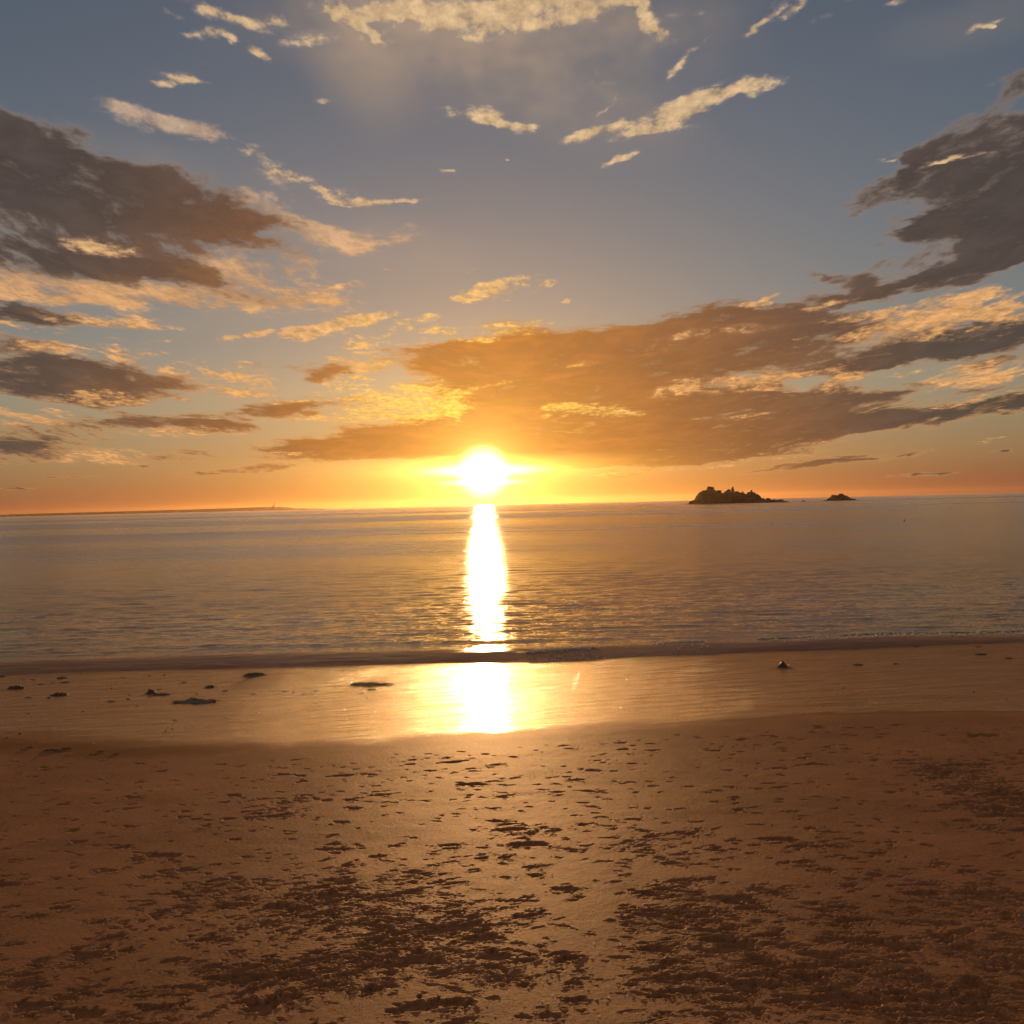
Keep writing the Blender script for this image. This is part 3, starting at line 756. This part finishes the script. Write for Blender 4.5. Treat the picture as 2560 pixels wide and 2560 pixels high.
R4('boulder', 215, 275, 335, 400, -5, 15)
R4('boulder', 1340, 1425, 298, 370, -1, 16)
R4('boulder', 1430, 1512, 296, 372, 0, 17)
R4('boulder', 1520, 1610, 318, 366, 0, 18)
R4('boulder', 1620, 1730, 320, 372, 0, 19)
R4('boulder', 1000, 1100, 340, 396, -9, 20)
R4('boulder', 1230, 1340, 350, 392, -7, 21)
R4('boulder', 600, 760, 350, 406, -10, 24)
R4('boulder', 330, 470, 330, 408, -9, 25)

S1 = 3.864
def c1(x, y): return ((1700 + x / S1) * 0.75469, (1180 + y / S1) * 0.75469)
q = at_sea(*c1(1550, 276)); o2 = Vector((q.x, q.y, SEA))
islet = empty('rocky_islet', o2)
tag(islet, 'small dark twin-humped rock standing alone in the sea at the far right', 'islet')
prof = [c1(*q) for q in ((1405, 274), (1440, 264), (1465, 236), (1500, 228), (1560, 222), (1600, 232), (1640, 254), (1697, 270))]
link_mesh('rock_mass', island_body(o2, prof, None, 8.0, 131, 70, 30), m_rock, islet)
for (x0, x1, yt, yb_, dy, sd, sqr) in ((1462, 1512, 218, 262, 0, 31, .3), (1524, 1582, 208, 262, 0, 32, .6), (1575, 1625, 226, 268, 0, 33, .2), (1420, 1466, 256, 278, -2, 34, 0), (1640, 1695, 256, 276, -1, 35, 0)):
    a, b = c1(x0, yt); c, _ = c1(x1, yt); _, d = c1(x0, yb_)
    rock_from_px(islet, o2, 'boulder', a, c, b, d, dy, sd, m_rock, sqr)
a, b = c1(1176, 278); c, d = c1(1210, 287)
q = at_sea((a + c) / 2, d - 0.3); o3 = Vector((q.x, q.y, SEA))
k = px_scale(o3)
me = rock_mesh('low_reef_rock', (c - a) / 2 * k, (c - a) / 2 * k * 0.7, 0.75, 41)
tag(link_mesh('low_reef_rock', me, m_rock, None, o3), 'tiny low rock awash between the big island and the small islet', 'rock')

# ------------------------------------------------------------------ far coast, lighthouse, sea marks
def p25(x, y): return (x * 0.75469, y * 0.75469)
LAND_Y = 3900.0
hz = lambda x: 1290 - 0.02356 * x
LP = [(14, 1.0), (28, 3.2), (60, 4.7), (120, 4.9), (200, 5.0), (250, 4.9), (300, 5.3), (400, 5.8), (480, 6.3), (559, 6.8), (633, 7.8), (690, 7.6), (712, 6.0), (722, 3.4), (740, 2.6), (752, 2.2), (762, 0.6), (772, 1.2), (782, 1.4), (800, 0.4), (812, -0.4)]
lx = np.array([on_depth(*p25(x, hz(x)), LAND_Y).x for x, _ in LP]); lh = np.array([h * 0.75469 * LAND_Y / FOC for _, h in LP]) + (EYE.z - SEA) * 0 + EYE.z - SEA
xg = np.linspace(lx[0] - 5, lx[-1] + 5, 420); yg = np.linspace(-1, 1, 12)
XX, YY = np.meshgrid(xg, yg, indexing='ij')
hh = np.interp(XX, lx, lh)
hh = hh + 0.35 * fbm(XX * 0.05, YY * 2, 4, 0.6, seed=151) + 0.5 * sstep(fbm(XX * 0.09, XX * 0 + 3, 3, seed=153), 0.1, 0.4)
hh = hh * (1 - np.abs(YY) ** 3) - 1.0
coast = link_mesh('headland', grid_mesh('headland', XX, LAND_Y + YY * 220, hh + SEA), m_land)
tag(coast, kind='structure')

def lathe(name, prof_, seg=20):
    vs, fs = [], []
    for (r, z) in prof_:
        for i in range(seg):
            a = 2 * math.pi * i / seg; vs.append((r * math.cos(a), r * math.sin(a), z))
    for j in range(len(prof_) - 1):
        for i in range(seg):
            fs.append((j * seg + i, j * seg + (i + 1) % seg, (j + 1) * seg + (i + 1) % seg, (j + 1) * seg + i))
    fs.append(tuple(range(seg))[::-1]); fs.append(tuple(range((len(prof_) - 1) * seg, len(prof_) * seg)))
    return mesh_from(name, vs, fs)
q = on_depth(*p25(686, 1267), LAND_Y)
lb = Vector((q.x, LAND_Y, SEA + float(np.interp(q.x, lx, lh)) - 1.6))
light = empty('lighthouse', lb)
tag(light, 'tiny lighthouse tower standing on the far left headland', 'lighthouse')
link_mesh('tower', lathe('tower', ((1.9, 0), (1.7, 2), (1.35, 11.0), (1.3, 12.0))), m_white, light)
link_mesh('gallery', lathe('gallery', ((1.3, 12.0), (2.3, 12.3), (2.3, 12.8), (1.3, 12.85))), m_white, light)
link_mesh('lantern', lathe('lantern', ((1.35, 12.85), (1.35, 15.2), (1.7, 15.3), (0.7, 16.6), (0.15, 17.4))), m_land, light)
link_mesh('keeper_house', mesh_from('keeper_house', [(x, y, z) for x in (-9, -3) for y in (-3, 3) for z in (0, 3)] + [(-9, 0, 4.6), (-3, 0, 4.6)],
          [(0, 1, 8, 3, 2), (4, 6, 7, 9, 5), (0, 4, 5, 1), (2, 3, 7, 6), (1, 5, 9, 8), (3, 8, 9, 7)], False), m_white, light)

def sea_mark(name, px, dist, tall, rad, label, cat):
    q = on_depth(px[0], px[1], dist)
    b = empty(name, (q.x, dist, SEA)); tag(b, label, cat)
    link_mesh('float', lathe('float', ((rad * 0.5, -0.3 * rad), (rad, 0.1 * rad), (rad, 0.5 * rad), (rad * 0.45, 0.8 * rad))), m_buoy, b)
    link_mesh('mast', lathe('mast', ((rad * 0.42, 0.7 * rad), (rad * 0.2, tall * 0.78), (rad * 0.2, tall * 0.8)), 10), m_buoy, b)
    link_mesh('topmark', lathe('topmark', ((0.02, tall * 0.76), (rad * 0.42, tall * 0.86), (0.03, tall)), 10), m_buoy, b)
sea_mark('channel_buoy', p25(9.5, 1288), 2300.0, 6.0, 1.3, 'dark pillar buoy on the horizon at the far left edge', 'buoy')
sea_mark('channel_buoy', p25(523, 1279), 2300.0, 3.2, 0.9, 'faint small buoy on the horizon below the long far coast', 'buoy')
q = at_sea(*p25(1930, 1311))
b = empty('fishing_buoy', (q.x, q.y, SEA)); b.rotation_euler.y = -0.3
tag(b, 'tiny dark fishing marker floating below the right end of the craggy island', 'buoy')
link_mesh('float', lathe('float', ((0.03, -0.1), (0.08, -0.05), (0.09, 0.02), (0.05, 0.08))), m_buoy, b)
link_mesh('stick', lathe('stick', ((0.03, 0.06), (0.022, 0.26)), 8), m_buoy, b)

q = at_sea(1706, 983.5)
b = empty('fishing_buoy', (q.x, q.y, SEA))
tag(b, 'tiny dark fishing marker floating below and right of the small twin-humped islet', 'buoy')
link_mesh('float', lathe('float', ((0.04, -0.1), (0.08, -0.05), (0.09, 0.03), (0.05, 0.08))), m_buoy, b)
link_mesh('stick', lathe('stick', ((0.03, 0.06), (0.02, 0.24)), 8), m_buoy, b)

# foam tumbling on the crest of the last wave: froth nobody could count
m_foam = bpy.data.materials.new('foam'); m_foam.use_nodes = True; m_foam.node_tree.nodes.clear()
N = NT(m_foam.node_tree)
d1 = N.node('ShaderNodeBsdfDiffuse'); d2 = N.node('ShaderNodeBsdfTranslucent'); mx = N.node('ShaderNodeMixShader'); oo = N.node('ShaderNodeOutputMaterial')
d1.inputs[0].default_value = (0.8, 0.78, 0.75, 1); d2.inputs[0].default_value = (0.8, 0.76, 0.7, 1); mx.inputs[0].default_value = 0.45
N.put(mx.inputs[1], d1.outputs[0]); N.put(mx.inputs[2], d2.outputs[0]); N.put(oo.inputs[0], mx.outputs[0])
fr = np.random.default_rng(77)
bmf = bmesh.new(); bmesh.ops.create_icosphere(bmf, subdivisions=1, radius=1.0)
bv = np.array([v.co[:] for v in bmf.verts]); bf = [[v.index for v in f.verts] for f in bmf.faces]; bmf.free()
fv, ff = [], []; cnt = 0
while cnt < 4200:
    x = fr.uniform(0.2, 9.2)
    dens = float(sstep(np.array(fbm(np.array([x * 1.1]), np.array([5.0]), 3, seed=91)), -0.45, 0.35)[0]) * (0.25 + 0.75 * float(sstep(np.array([x]), -1.0, 1.5)[0])) * (1 - 0.3 * float(sstep(np.array([x]), 7.0, 8.5)[0]))
    if fr.random() > dens: continue
    sh_, cr_ = float(y_shore(np.array(x))), float(y_crest(np.array(x)))
    t = 1.02 + fr.normal(0, 0.045) + 0.04 * math.sin(x * 3.1)
    if fr.random() < 0.12: t = fr.uniform(0.05, 0.95)
    y = sh_ + (cr_ - sh_) * t
    i = min(max(int(np.searchsorted(SYs[:, 400], y)), 1), SYs.shape[0] - 1)
    j = int(np.clip(np.searchsorted(SX[i], x), 0, SX.shape[1] - 1))
    zf = float(SZ[i, j]); r_ = 0.005 + 0.012 * fr.random() ** 1.8
    fv.append(bv * np.array([r_ * fr.uniform(1, 2.2), r_, r_ * fr.uniform(.6, 1)]) + np.array([x, float(SYs[i, j]), zf + r_ * 0.9]))
    ff += [[a_ + cnt * len(bv) for a_ in f] for f in bf]; cnt += 1
tag(link_mesh('foam_line', mesh_from('foam_line', np.concatenate(fv), ff), m_foam), kind='stuff')

# ------------------------------------------------------------------ what the tide left on the wet sand
prng = np.random.default_rng(5)
def heap_mesh(w, d, h, seed, n=34):
    g = np.linspace(-1.15, 1.15, n); A, B = np.meshgrid(g, g, indexing='ij')
    ang = np.arctan2(B, A)
    rr = np.sqrt(A * A + B * B) * (1 + 0.30 * vnoise(ang * 1.6 + seed, ang * 0 + seed, seed) + 0.34 * fbm(A * 3 + seed, B * 3, 3, seed=seed + 1))
    hh = np.clip(1 - rr ** 2, 0, 1) ** 0.6
    z = h * hh * (0.65 + 0.6 * fbm(A * 2.4, B * 2.4, 4, 0.6, seed=seed + 2)) - 0.02 * (rr > 0.98) * 1.0
    z += 0.30 * h * fbm(A * 7, B * 7, 3, 0.6, seed=seed + 3) * hh ** 0.5
    return grid_mesh('heap', A * w / 2, B * d / 2, z)
def frond_mesh(L, wd, curl, seed):
    r = np.random.default_rng(seed); n = 12; vs = []; a = 0.0; p = np.array([0.0, 0.0, 0.004])
    for i in range(n):
        t = i / (n - 1); ww = wd * (0.35 + math.sin(math.pi * min(t * 1.15, 1)) * 0.65) * (1 + 0.4 * r.uniform(-1, 1))
        nx_, ny_ = -math.sin(a), math.cos(a)
        zz_ = 0.004 + curl * math.sin(math.pi * t) * (0.6 + 0.4 * r.random())
        tw = r.uniform(-.5, .5) * ww
        vs += [(p[0] + nx_ * ww, p[1] + ny_ * ww, zz_ + tw), (p[0], p[1], zz_ + 0.35 * ww), (p[0] - nx_ * ww, p[1] - ny_ * ww, zz_ - tw * 0.6)]
        p = p + np.array([math.cos(a), math.sin(a), 0]) * L / (n - 1); a += r.uniform(-.45, .45)
    fs = []
    for i in range(n - 1):
        b0 = i * 3
        fs += [(b0, b0 + 1, b0 + 4, b0 + 3), (b0 + 1, b0 + 2, b0 + 5, b0 + 4)]
    return mesh_from('frond', vs, fs)
m_weed_pale = simple('sandy_weed', (0.09, 0.048, 0.020, 1), (0.17, 0.09, 0.036, 1), 30.0, 0.6, 0.6, 0.003, 0.3)
def seaweed(px, py, wpx, hpx, seed, label, fronds=5, tall=1.0, mat=None):
    c = at_beach(px, py + hpx * 0.35); k = px_scale(c)
    w = wpx * k; h = hpx * k * 0.62 * tall
    t = empty('seaweed_clump', (c.x, c.y, float(beach_z(c.x, c.y))))
    tag(t, label, 'seaweed', 'seaweed clumps stranded on the wet sand')
    link_mesh('heap', heap_mesh(w * 0.8, w * 0.55, h, seed), mat or m_weed, t)
    r = np.random.default_rng(seed + 50)
    for i in range(fronds):
        side = -1 if i % 2 else 1
        a = (0 if side > 0 else math.pi) + r.uniform(-.7, .7)
        f = link_mesh('frond', frond_mesh(w * r.uniform(.25, .42), w * 0.03 + 0.003, h * r.uniform(.1, .4), seed * 10 + i), mat or m_weed, t)
        f.location = (side * w * r.uniform(.12, .3), r.uniform(-.1, .1) * w, 0.0); f.rotation_euler.z = a
    return t
seaweed(31, 1295, 34, 11, 201, 'round ragged dark seaweed clump nearest the left edge of the wet sand', 5)
seaweed(113, 1308, 36, 10, 202, 'dark seaweed clump, flat and wide, second from the left on the wet sand', 5)
seaweed(284, 1302, 20, 17, 203, 'upright knobbly dark seaweed lump with a tail trailing to its right', 6, 0.85)
seaweed(304, 1309, 34, 6, 204, 'thin flat seaweed strip touching the foot of the upright lump', 6)
seaweed(368, 1321, 84, 11, 205, 'longest dark seaweed streak, low and stretched sideways on the wet sand', 8)
seaweed(396, 1294, 22, 8, 206, 'small seaweed tuft just above the longest streak', 5)
seaweed(482, 1272, 46, 10, 207, 'pointed seaweed mound close to the waterline behind the bare sand swell', 6, 1.2)
seaweed(698, 1286, 82, 18, 208, 'broad rounded brown seaweed heap just left of the sun glare', 7, 0.55, m_weed_pale)
seaweed(5, 1275, 14, 4, 209, 'scrap of seaweed at the waterline cut by the left picture edge', 2)
seaweed(115, 1279, 18, 4, 210, 'thin seaweed scrap at the waterline above the second clump', 3)
seaweed(92, 1316, 9, 3, 211, 'very small seaweed knot just below the second clump', 2)

# the piece on the right: a broken scallop-like shell leaning on weed
c = at_beach(1477, 1259); k = px_scale(c)
t = empty('broken_shell', (c.x, c.y, float(beach_z(c.x, c.y))))
tag(t, 'peaked broken shell tangled with weed, alone on the wet sand at right', 'shell')
def shell_plate(w, h, d, seed):
    vs, fs, n = [], [], 9
    for i in range(n):
        s = i / (n - 1)
        for j in range(n):
            q_ = j / (n - 1)
            x = (q_ - 0.5) * w * (1 - s * 0.93); z = s * h * (1 + 0.05 * math.sin(9 * q_)); y = -d * math.sin(math.pi * q_) * (1 - s) + s * d * 0.5 + 0.003 * math.sin(22 * q_)
            vs.append((x, y, z))
    for i in range(n - 1):
        for j in range(n - 1):
            a_ = i * n + j; fs.append((a_, a_ + 1, a_ + n + 1, a_ + n))
    me = mesh_from('shell_plate', vs, fs); return me
link_mesh('shell_plate', shell_plate(21 * k, 12 * k, 0.05, 1), m_weed, t, (0, 0, 0))
o = link_mesh('shell_edge', frond_mesh(19 * k, 0.004, 0.0, 5), m_shell, t, (-9 * k, 0.012, 0.01)); o.rotation_euler = (0, -1.05, 0)
o = link_mesh('shell_fragment', heap_mesh(7 * k, 0.04, 0.022, 6, 14), m_shell, t, (13 * k, 0.02, 0.02))
for i, (dx_, L, rz) in enumerate(((-20, 16, 0.05), (-14, 24, -0.12), (6, 12, 0.2))):
    f = link_mesh('weed_strip', frond_mesh(L * k, 0.012, 0.008, 300 + i), m_weed, t, (dx_ * k, -0.04 * (i % 2), 0.0)); f.rotation_euler.z = rz

# small flotsam, each its own object on shared meshes
peb = [rock_mesh('pebble', 1, 0.8, 0.55, 60 + i, 2, 0.25) for i in range(4)]
for me in peb: me.materials.append(m_stone)
scr = [heap_mesh(2.0, 1.2, 0.55, 80 + i, 14) for i in range(4)]
for me in scr: me.name = 'weed_scrap'; me.materials.append(m_weed)
def twig_mesh(seed):
    r = np.random.default_rng(seed); vs, fs = [], []
    def limb(p0, p1, r0_, r1_):
        b0 = len(vs); d = (p1 - p0).normalized(); s1 = d.orthogonal().normalized(); s2 = d.cross(s1)
        for (p_, rr) in ((p0, r0_), ((p0 + p1) / 2 + s1 * 0.03, (r0_ + r1_) / 2), (p1, r1_)):
            for i in range(6):
                a = i * math.pi / 3; vs.append(p_ + s1 * rr * math.cos(a) + s2 * rr * math.sin(a))
        for j in range(2):
            for i in range(6):
                fs.append((b0 + j * 6 + i, b0 + j * 6 + (i + 1) % 6, b0 + (j + 1) * 6 + (i + 1) % 6, b0 + (j + 1) * 6 + i))
    limb(Vector((-1, 0, .07)), Vector((1, .1, .1)), .09, .05)
    for i in range(3):
        x = r.uniform(-.5, .6); limb(Vector((x, 0, .08)), Vector((x + r.uniform(-.5, .5), r.uniform(-.5, .5), r.uniform(.3, .7))), .05, .02)
    return mesh_from('driftwood_twig', vs, fs)
twg = [twig_mesh(90 + i) for i in range(2)]
for me in twg: me.materials.append(m_wood)
def A3(x, y): return (x * .25, 1237.7 + y * .25)
def A4p(x, y): return (422.6 + x * .1875, 1237.7 + y * .1875)
def A5p(x, y): return (1396 + x * .2774, 1184.9 + y * .2774)
SCRAP = [(A3(180, 177), 6), (A3(245, 180), 10), (A3(370, 315), 8), (A3(840, 343), 16), (A3(970, 325), 11), (A3(1035, 381), 7), (A3(1130, 150), 7), (A3(925, 163), 8), (A3(1390, 202), 14), (A3(1700, 265), 13), (A3(1910, 285), 9),
         (A3(1320, 485), 9), (A3(65, 577), 7), (A3(55, 620), 10), (A3(1705, 470), 7), (A3(490, 200), 16), (A3(310, 214), 12), (A3(400, 204), 8), (A3(1200, 252), 9), (A3(1130, 308), 6), (A3(230, 688), 14), (A3(400, 712), 30), (A3(500, 700), 20), (A3(180, 710), 14), (A3(690, 745), 10), (A3(880, 740), 14), (A3(510, 750), 8), (A3(760, 722), 12), (A3(270, 772), 9),
         (A4p(300, 382), 12), (A4p(425, 410), 6), (A4p(610, 357), 12), (A4p(798, 360), 7), (A4p(868, 332), 7), (A4p(930, 350), 12), (A4p(850, 227), 7), (A4p(965, 190), 8), (A4p(1490, 340), 16), (A4p(1075, 415), 5), (A4p(1745, 305), 8), (A4p(1665, 302), 8), (A4p(220, 275), 8), (A4p(570, 205), 5), (A4p(625, 190), 7), (A4p(450, 248), 6), (A4p(1548, 378), 6), (A4p(30, 350), 9),
         (A5p(1640, 180), 20), (A5p(810, 252), 20), (A5p(1060, 245), 16), (A5p(945, 222), 5), (A5p(780, 150), 10), (A5p(540, 122), 24), (A5p(1830, 208), 20), (A5p(1620, 128), 12), (A5p(1200, 128), 14), (A5p(120, 530), 5)]
PEB = [(A3(745, 322), 3), (A3(840, 245), 4), (A3(980, 295), 4), (A3(625, 418), 4), (A3(215, 437), 4), (A3(1240, 145), 4), (A3(1485, 283), 4), (A3(1710, 193), 3), (A3(1250, 570), 4), (A3(1300, 552), 4), (A3(1270, 541), 4), (A3(1600, 365), 3), (A3(150, 587), 5), (A3(1915, 340), 3), (A3(615, 132), 3),
       (A4p(530, 385), 3), (A4p(590, 385), 3), (A4p(697, 366), 4), (A4p(1200, 145), 4), (A4p(1165, 465), 3), (A4p(1440, 425), 4), (A4p(300, 453), 3), (A4p(195, 455), 3), (A4p(800, 388), 5), (A4p(25, 258), 4), (A4p(910, 405), 3),
       (A5p(1060, 360), 3), (A5p(703, 410), 3.5), (A5p(463, 498), 3), (A5p(453, 540), 3), (A5p(1590, 433), 4), (A5p(1427, 472), 3), (A5p(1490, 490), 3), (A5p(1237, 507), 2.5), (A5p(620, 515), 2.5), (A5p(748, 525), 3), (A5p(1675, 347), 2.5), (A5p(667, 380), 2.5), (A5p(875, 522), 2.5), (A5p(965, 524), 2.5), (A5p(1105, 516), 2.5), (A5p(1155, 512), 2.5), (A5p(1385, 495), 2.5), (A5p(1810, 490), 3)]
MARKS = [(31, 1295, 'the round clump nearest the left edge'), (113, 1308, 'the flat second clump from the left'), (284, 1302, 'the knobbly lump with a tail'), (368, 1321, 'the longest seaweed streak'),
         (396, 1294, 'the small tuft above the longest streak'), (482, 1272, 'the pointed mound by the waterline'), (505, 1286, 'the bare sand swell'), (698, 1286, 'the broad brown heap'), (920, 1315, 'the sun glare on the wet sand'),
         (1477, 1254, 'the broken shell'), (1900, 1290, 'the right picture edge'), (1200, 1360, 'the dry sand right of centre'), (300, 1410, 'the dry sand at left')]
seen_labels = {}
def where_label(px, py, what):
    d = sorted(((px - a) ** 2 + ((py - b_) * 2.2) ** 2, a, b_, n_) for a, b_, n_ in MARKS)[0]
    dx_, dy_ = px - d[1], py - d[2]; r_ = math.sqrt(d[0])
    far_ = 'just' if r_ < 35 else ('close' if r_ < 90 else 'well')
    side = ('right' if dx_ > 0 else 'left') if abs(dx_) > abs(dy_) * 1.6 else ''
    vert = ('below' if dy_ > 0 else 'above') if abs(dy_) > 5 or not side else ''
    rel = (vert + ' and ' + side + ' of' if vert and side else (side + ' of' if side else vert))
    return '%s %s %s %s' % (what, far_, rel, d[3])
def scatter(lst, meshes, name, label, cat, group, flat_=1.0):
    for i, ((px, py), wpx) in enumerate(lst):
        c = at_beach(px, py); k = px_scale(c); s = wpx * k / 2
        o = link_mesh(name, meshes[i % len(meshes)], None, None, (c.x, c.y, float(beach_z(c.x, c.y)) + (0.002 if flat_ < 1 else s * 0.3)), float(prng.uniform(-.5, .5)) if flat_ < 1 else float(prng.uniform(0, 6)))
        o.scale = (s, s * (0.7 if flat_ < 1 else 1), max(s * flat_, 0.006))
        size_ = 'larger' if wpx >= 12 and flat_ < 1 else ('tiny' if wpx <= 3 or (flat_ < 1 and wpx <= 7) else 'small')
        tag(o, where_label(px, py, size_ + ' ' + label), cat, group)
scatter(SCRAP, scr, 'weed_scrap', 'dark weed scrap', 'weed scrap', 'small weed scraps on the wet sand', 0.45)
scatter(PEB, peb, 'pebble', 'dark pebble', 'pebble', 'pebbles on the wet sand')
for (pp, w_, lab) in ((A3(215, 314), 13, 'small forked twig standing up near the left edge of the wet sand'), (A4p(1380, 380), 11, 'tiny crossed twig below the broad brown seaweed heap'), (A4p(1490, 342), 15, 'short straight twig below the right end of the broad seaweed heap'), (A3(470, 166), 18, 'dark stick lying along the waterline at the left')):
    c = at_beach(*pp); k = px_scale(c); s = w_ * k / 2
    o = link_mesh('driftwood_twig', twg[w_ % 2], None, None, (c.x, c.y, float(beach_z(c.x, c.y))), 0.1); o.scale = (s, s, s)
    tag(o, lab, 'twig')
def A8(x, y): return (981 + x * .15626, 1698 + y * .15626)
shm = [heap_mesh(2, 1.4, 0.5, 95 + i, 10) for i in range(2)]
for me in shm: me.name = 'shell_fragment'; me.materials.append(m_shell)
def shell_at(pp, w_, lab, grp=None):
    c = at_beach(*pp); k = px_scale(c); s = w_ * k / 2
    i = min(np.searchsorted(rowy, c.y), len(rowy) - 1); j = np.searchsorted(u, c.x / xscale[i])
    o = link_mesh('shell_fragment', shm[w_ % 2], None, None, (c.x, c.y, float(Z[i, j]) + 0.001), float(prng.uniform(-1, 1))); o.scale = (s, s, s)
    tag(o, lab, 'shell', grp)
shell_at(A8(370, 1426), 13, 'pale orange shell fragment at the bottom edge, right of centre')
for pp in ((1077, 1178), (962, 1413), (275, 1015), (270, 1232), (395, 1163), (898, 538), (1215, 540), (1300, 930), (215, 530)):
    shell_at(A8(*pp), 3, 'speck of white shell lying on the bare trodden sand', 'white shell specks in the foreground')
shell_at(A3(709, 656), 5, 'white shell speck at the edge of the wet sand at left')

# ------------------------------------------------------------------ evening air
hv = bpy.data.materials.new('haze_air'); hv.use_nodes = True; hv.node_tree.nodes.clear()
N = NT(hv.node_tree)
pv = N.node('ShaderNodeVolumePrincipled'); oo = N.node('ShaderNodeOutputMaterial')
pv.inputs['Color'].default_value = (1.0, 0.70, 0.42, 1)
pv.inputs['Density'].default_value = 1 / 45000.0
pv.inputs['Anisotropy'].default_value = 0.80
N.put(oo.inputs['Volume'], pv.outputs[0])
hx, hy0, hy1, hz0, hz1 = 46000.0, -90.0, 6200.0, SEA - 6.0, SEA + 30.0
haze = link_mesh('haze', mesh_from('haze', [(a, b, c) for a in (-hx, hx) for b in (hy0, hy1) for c in (hz0, hz1)],
    [(0, 1, 3, 2), (4, 6, 7, 5), (0, 4, 5, 1), (2, 3, 7, 6), (0, 2, 6, 4), (1, 5, 7, 3)], False), hv)
tag(haze, kind='stuff')
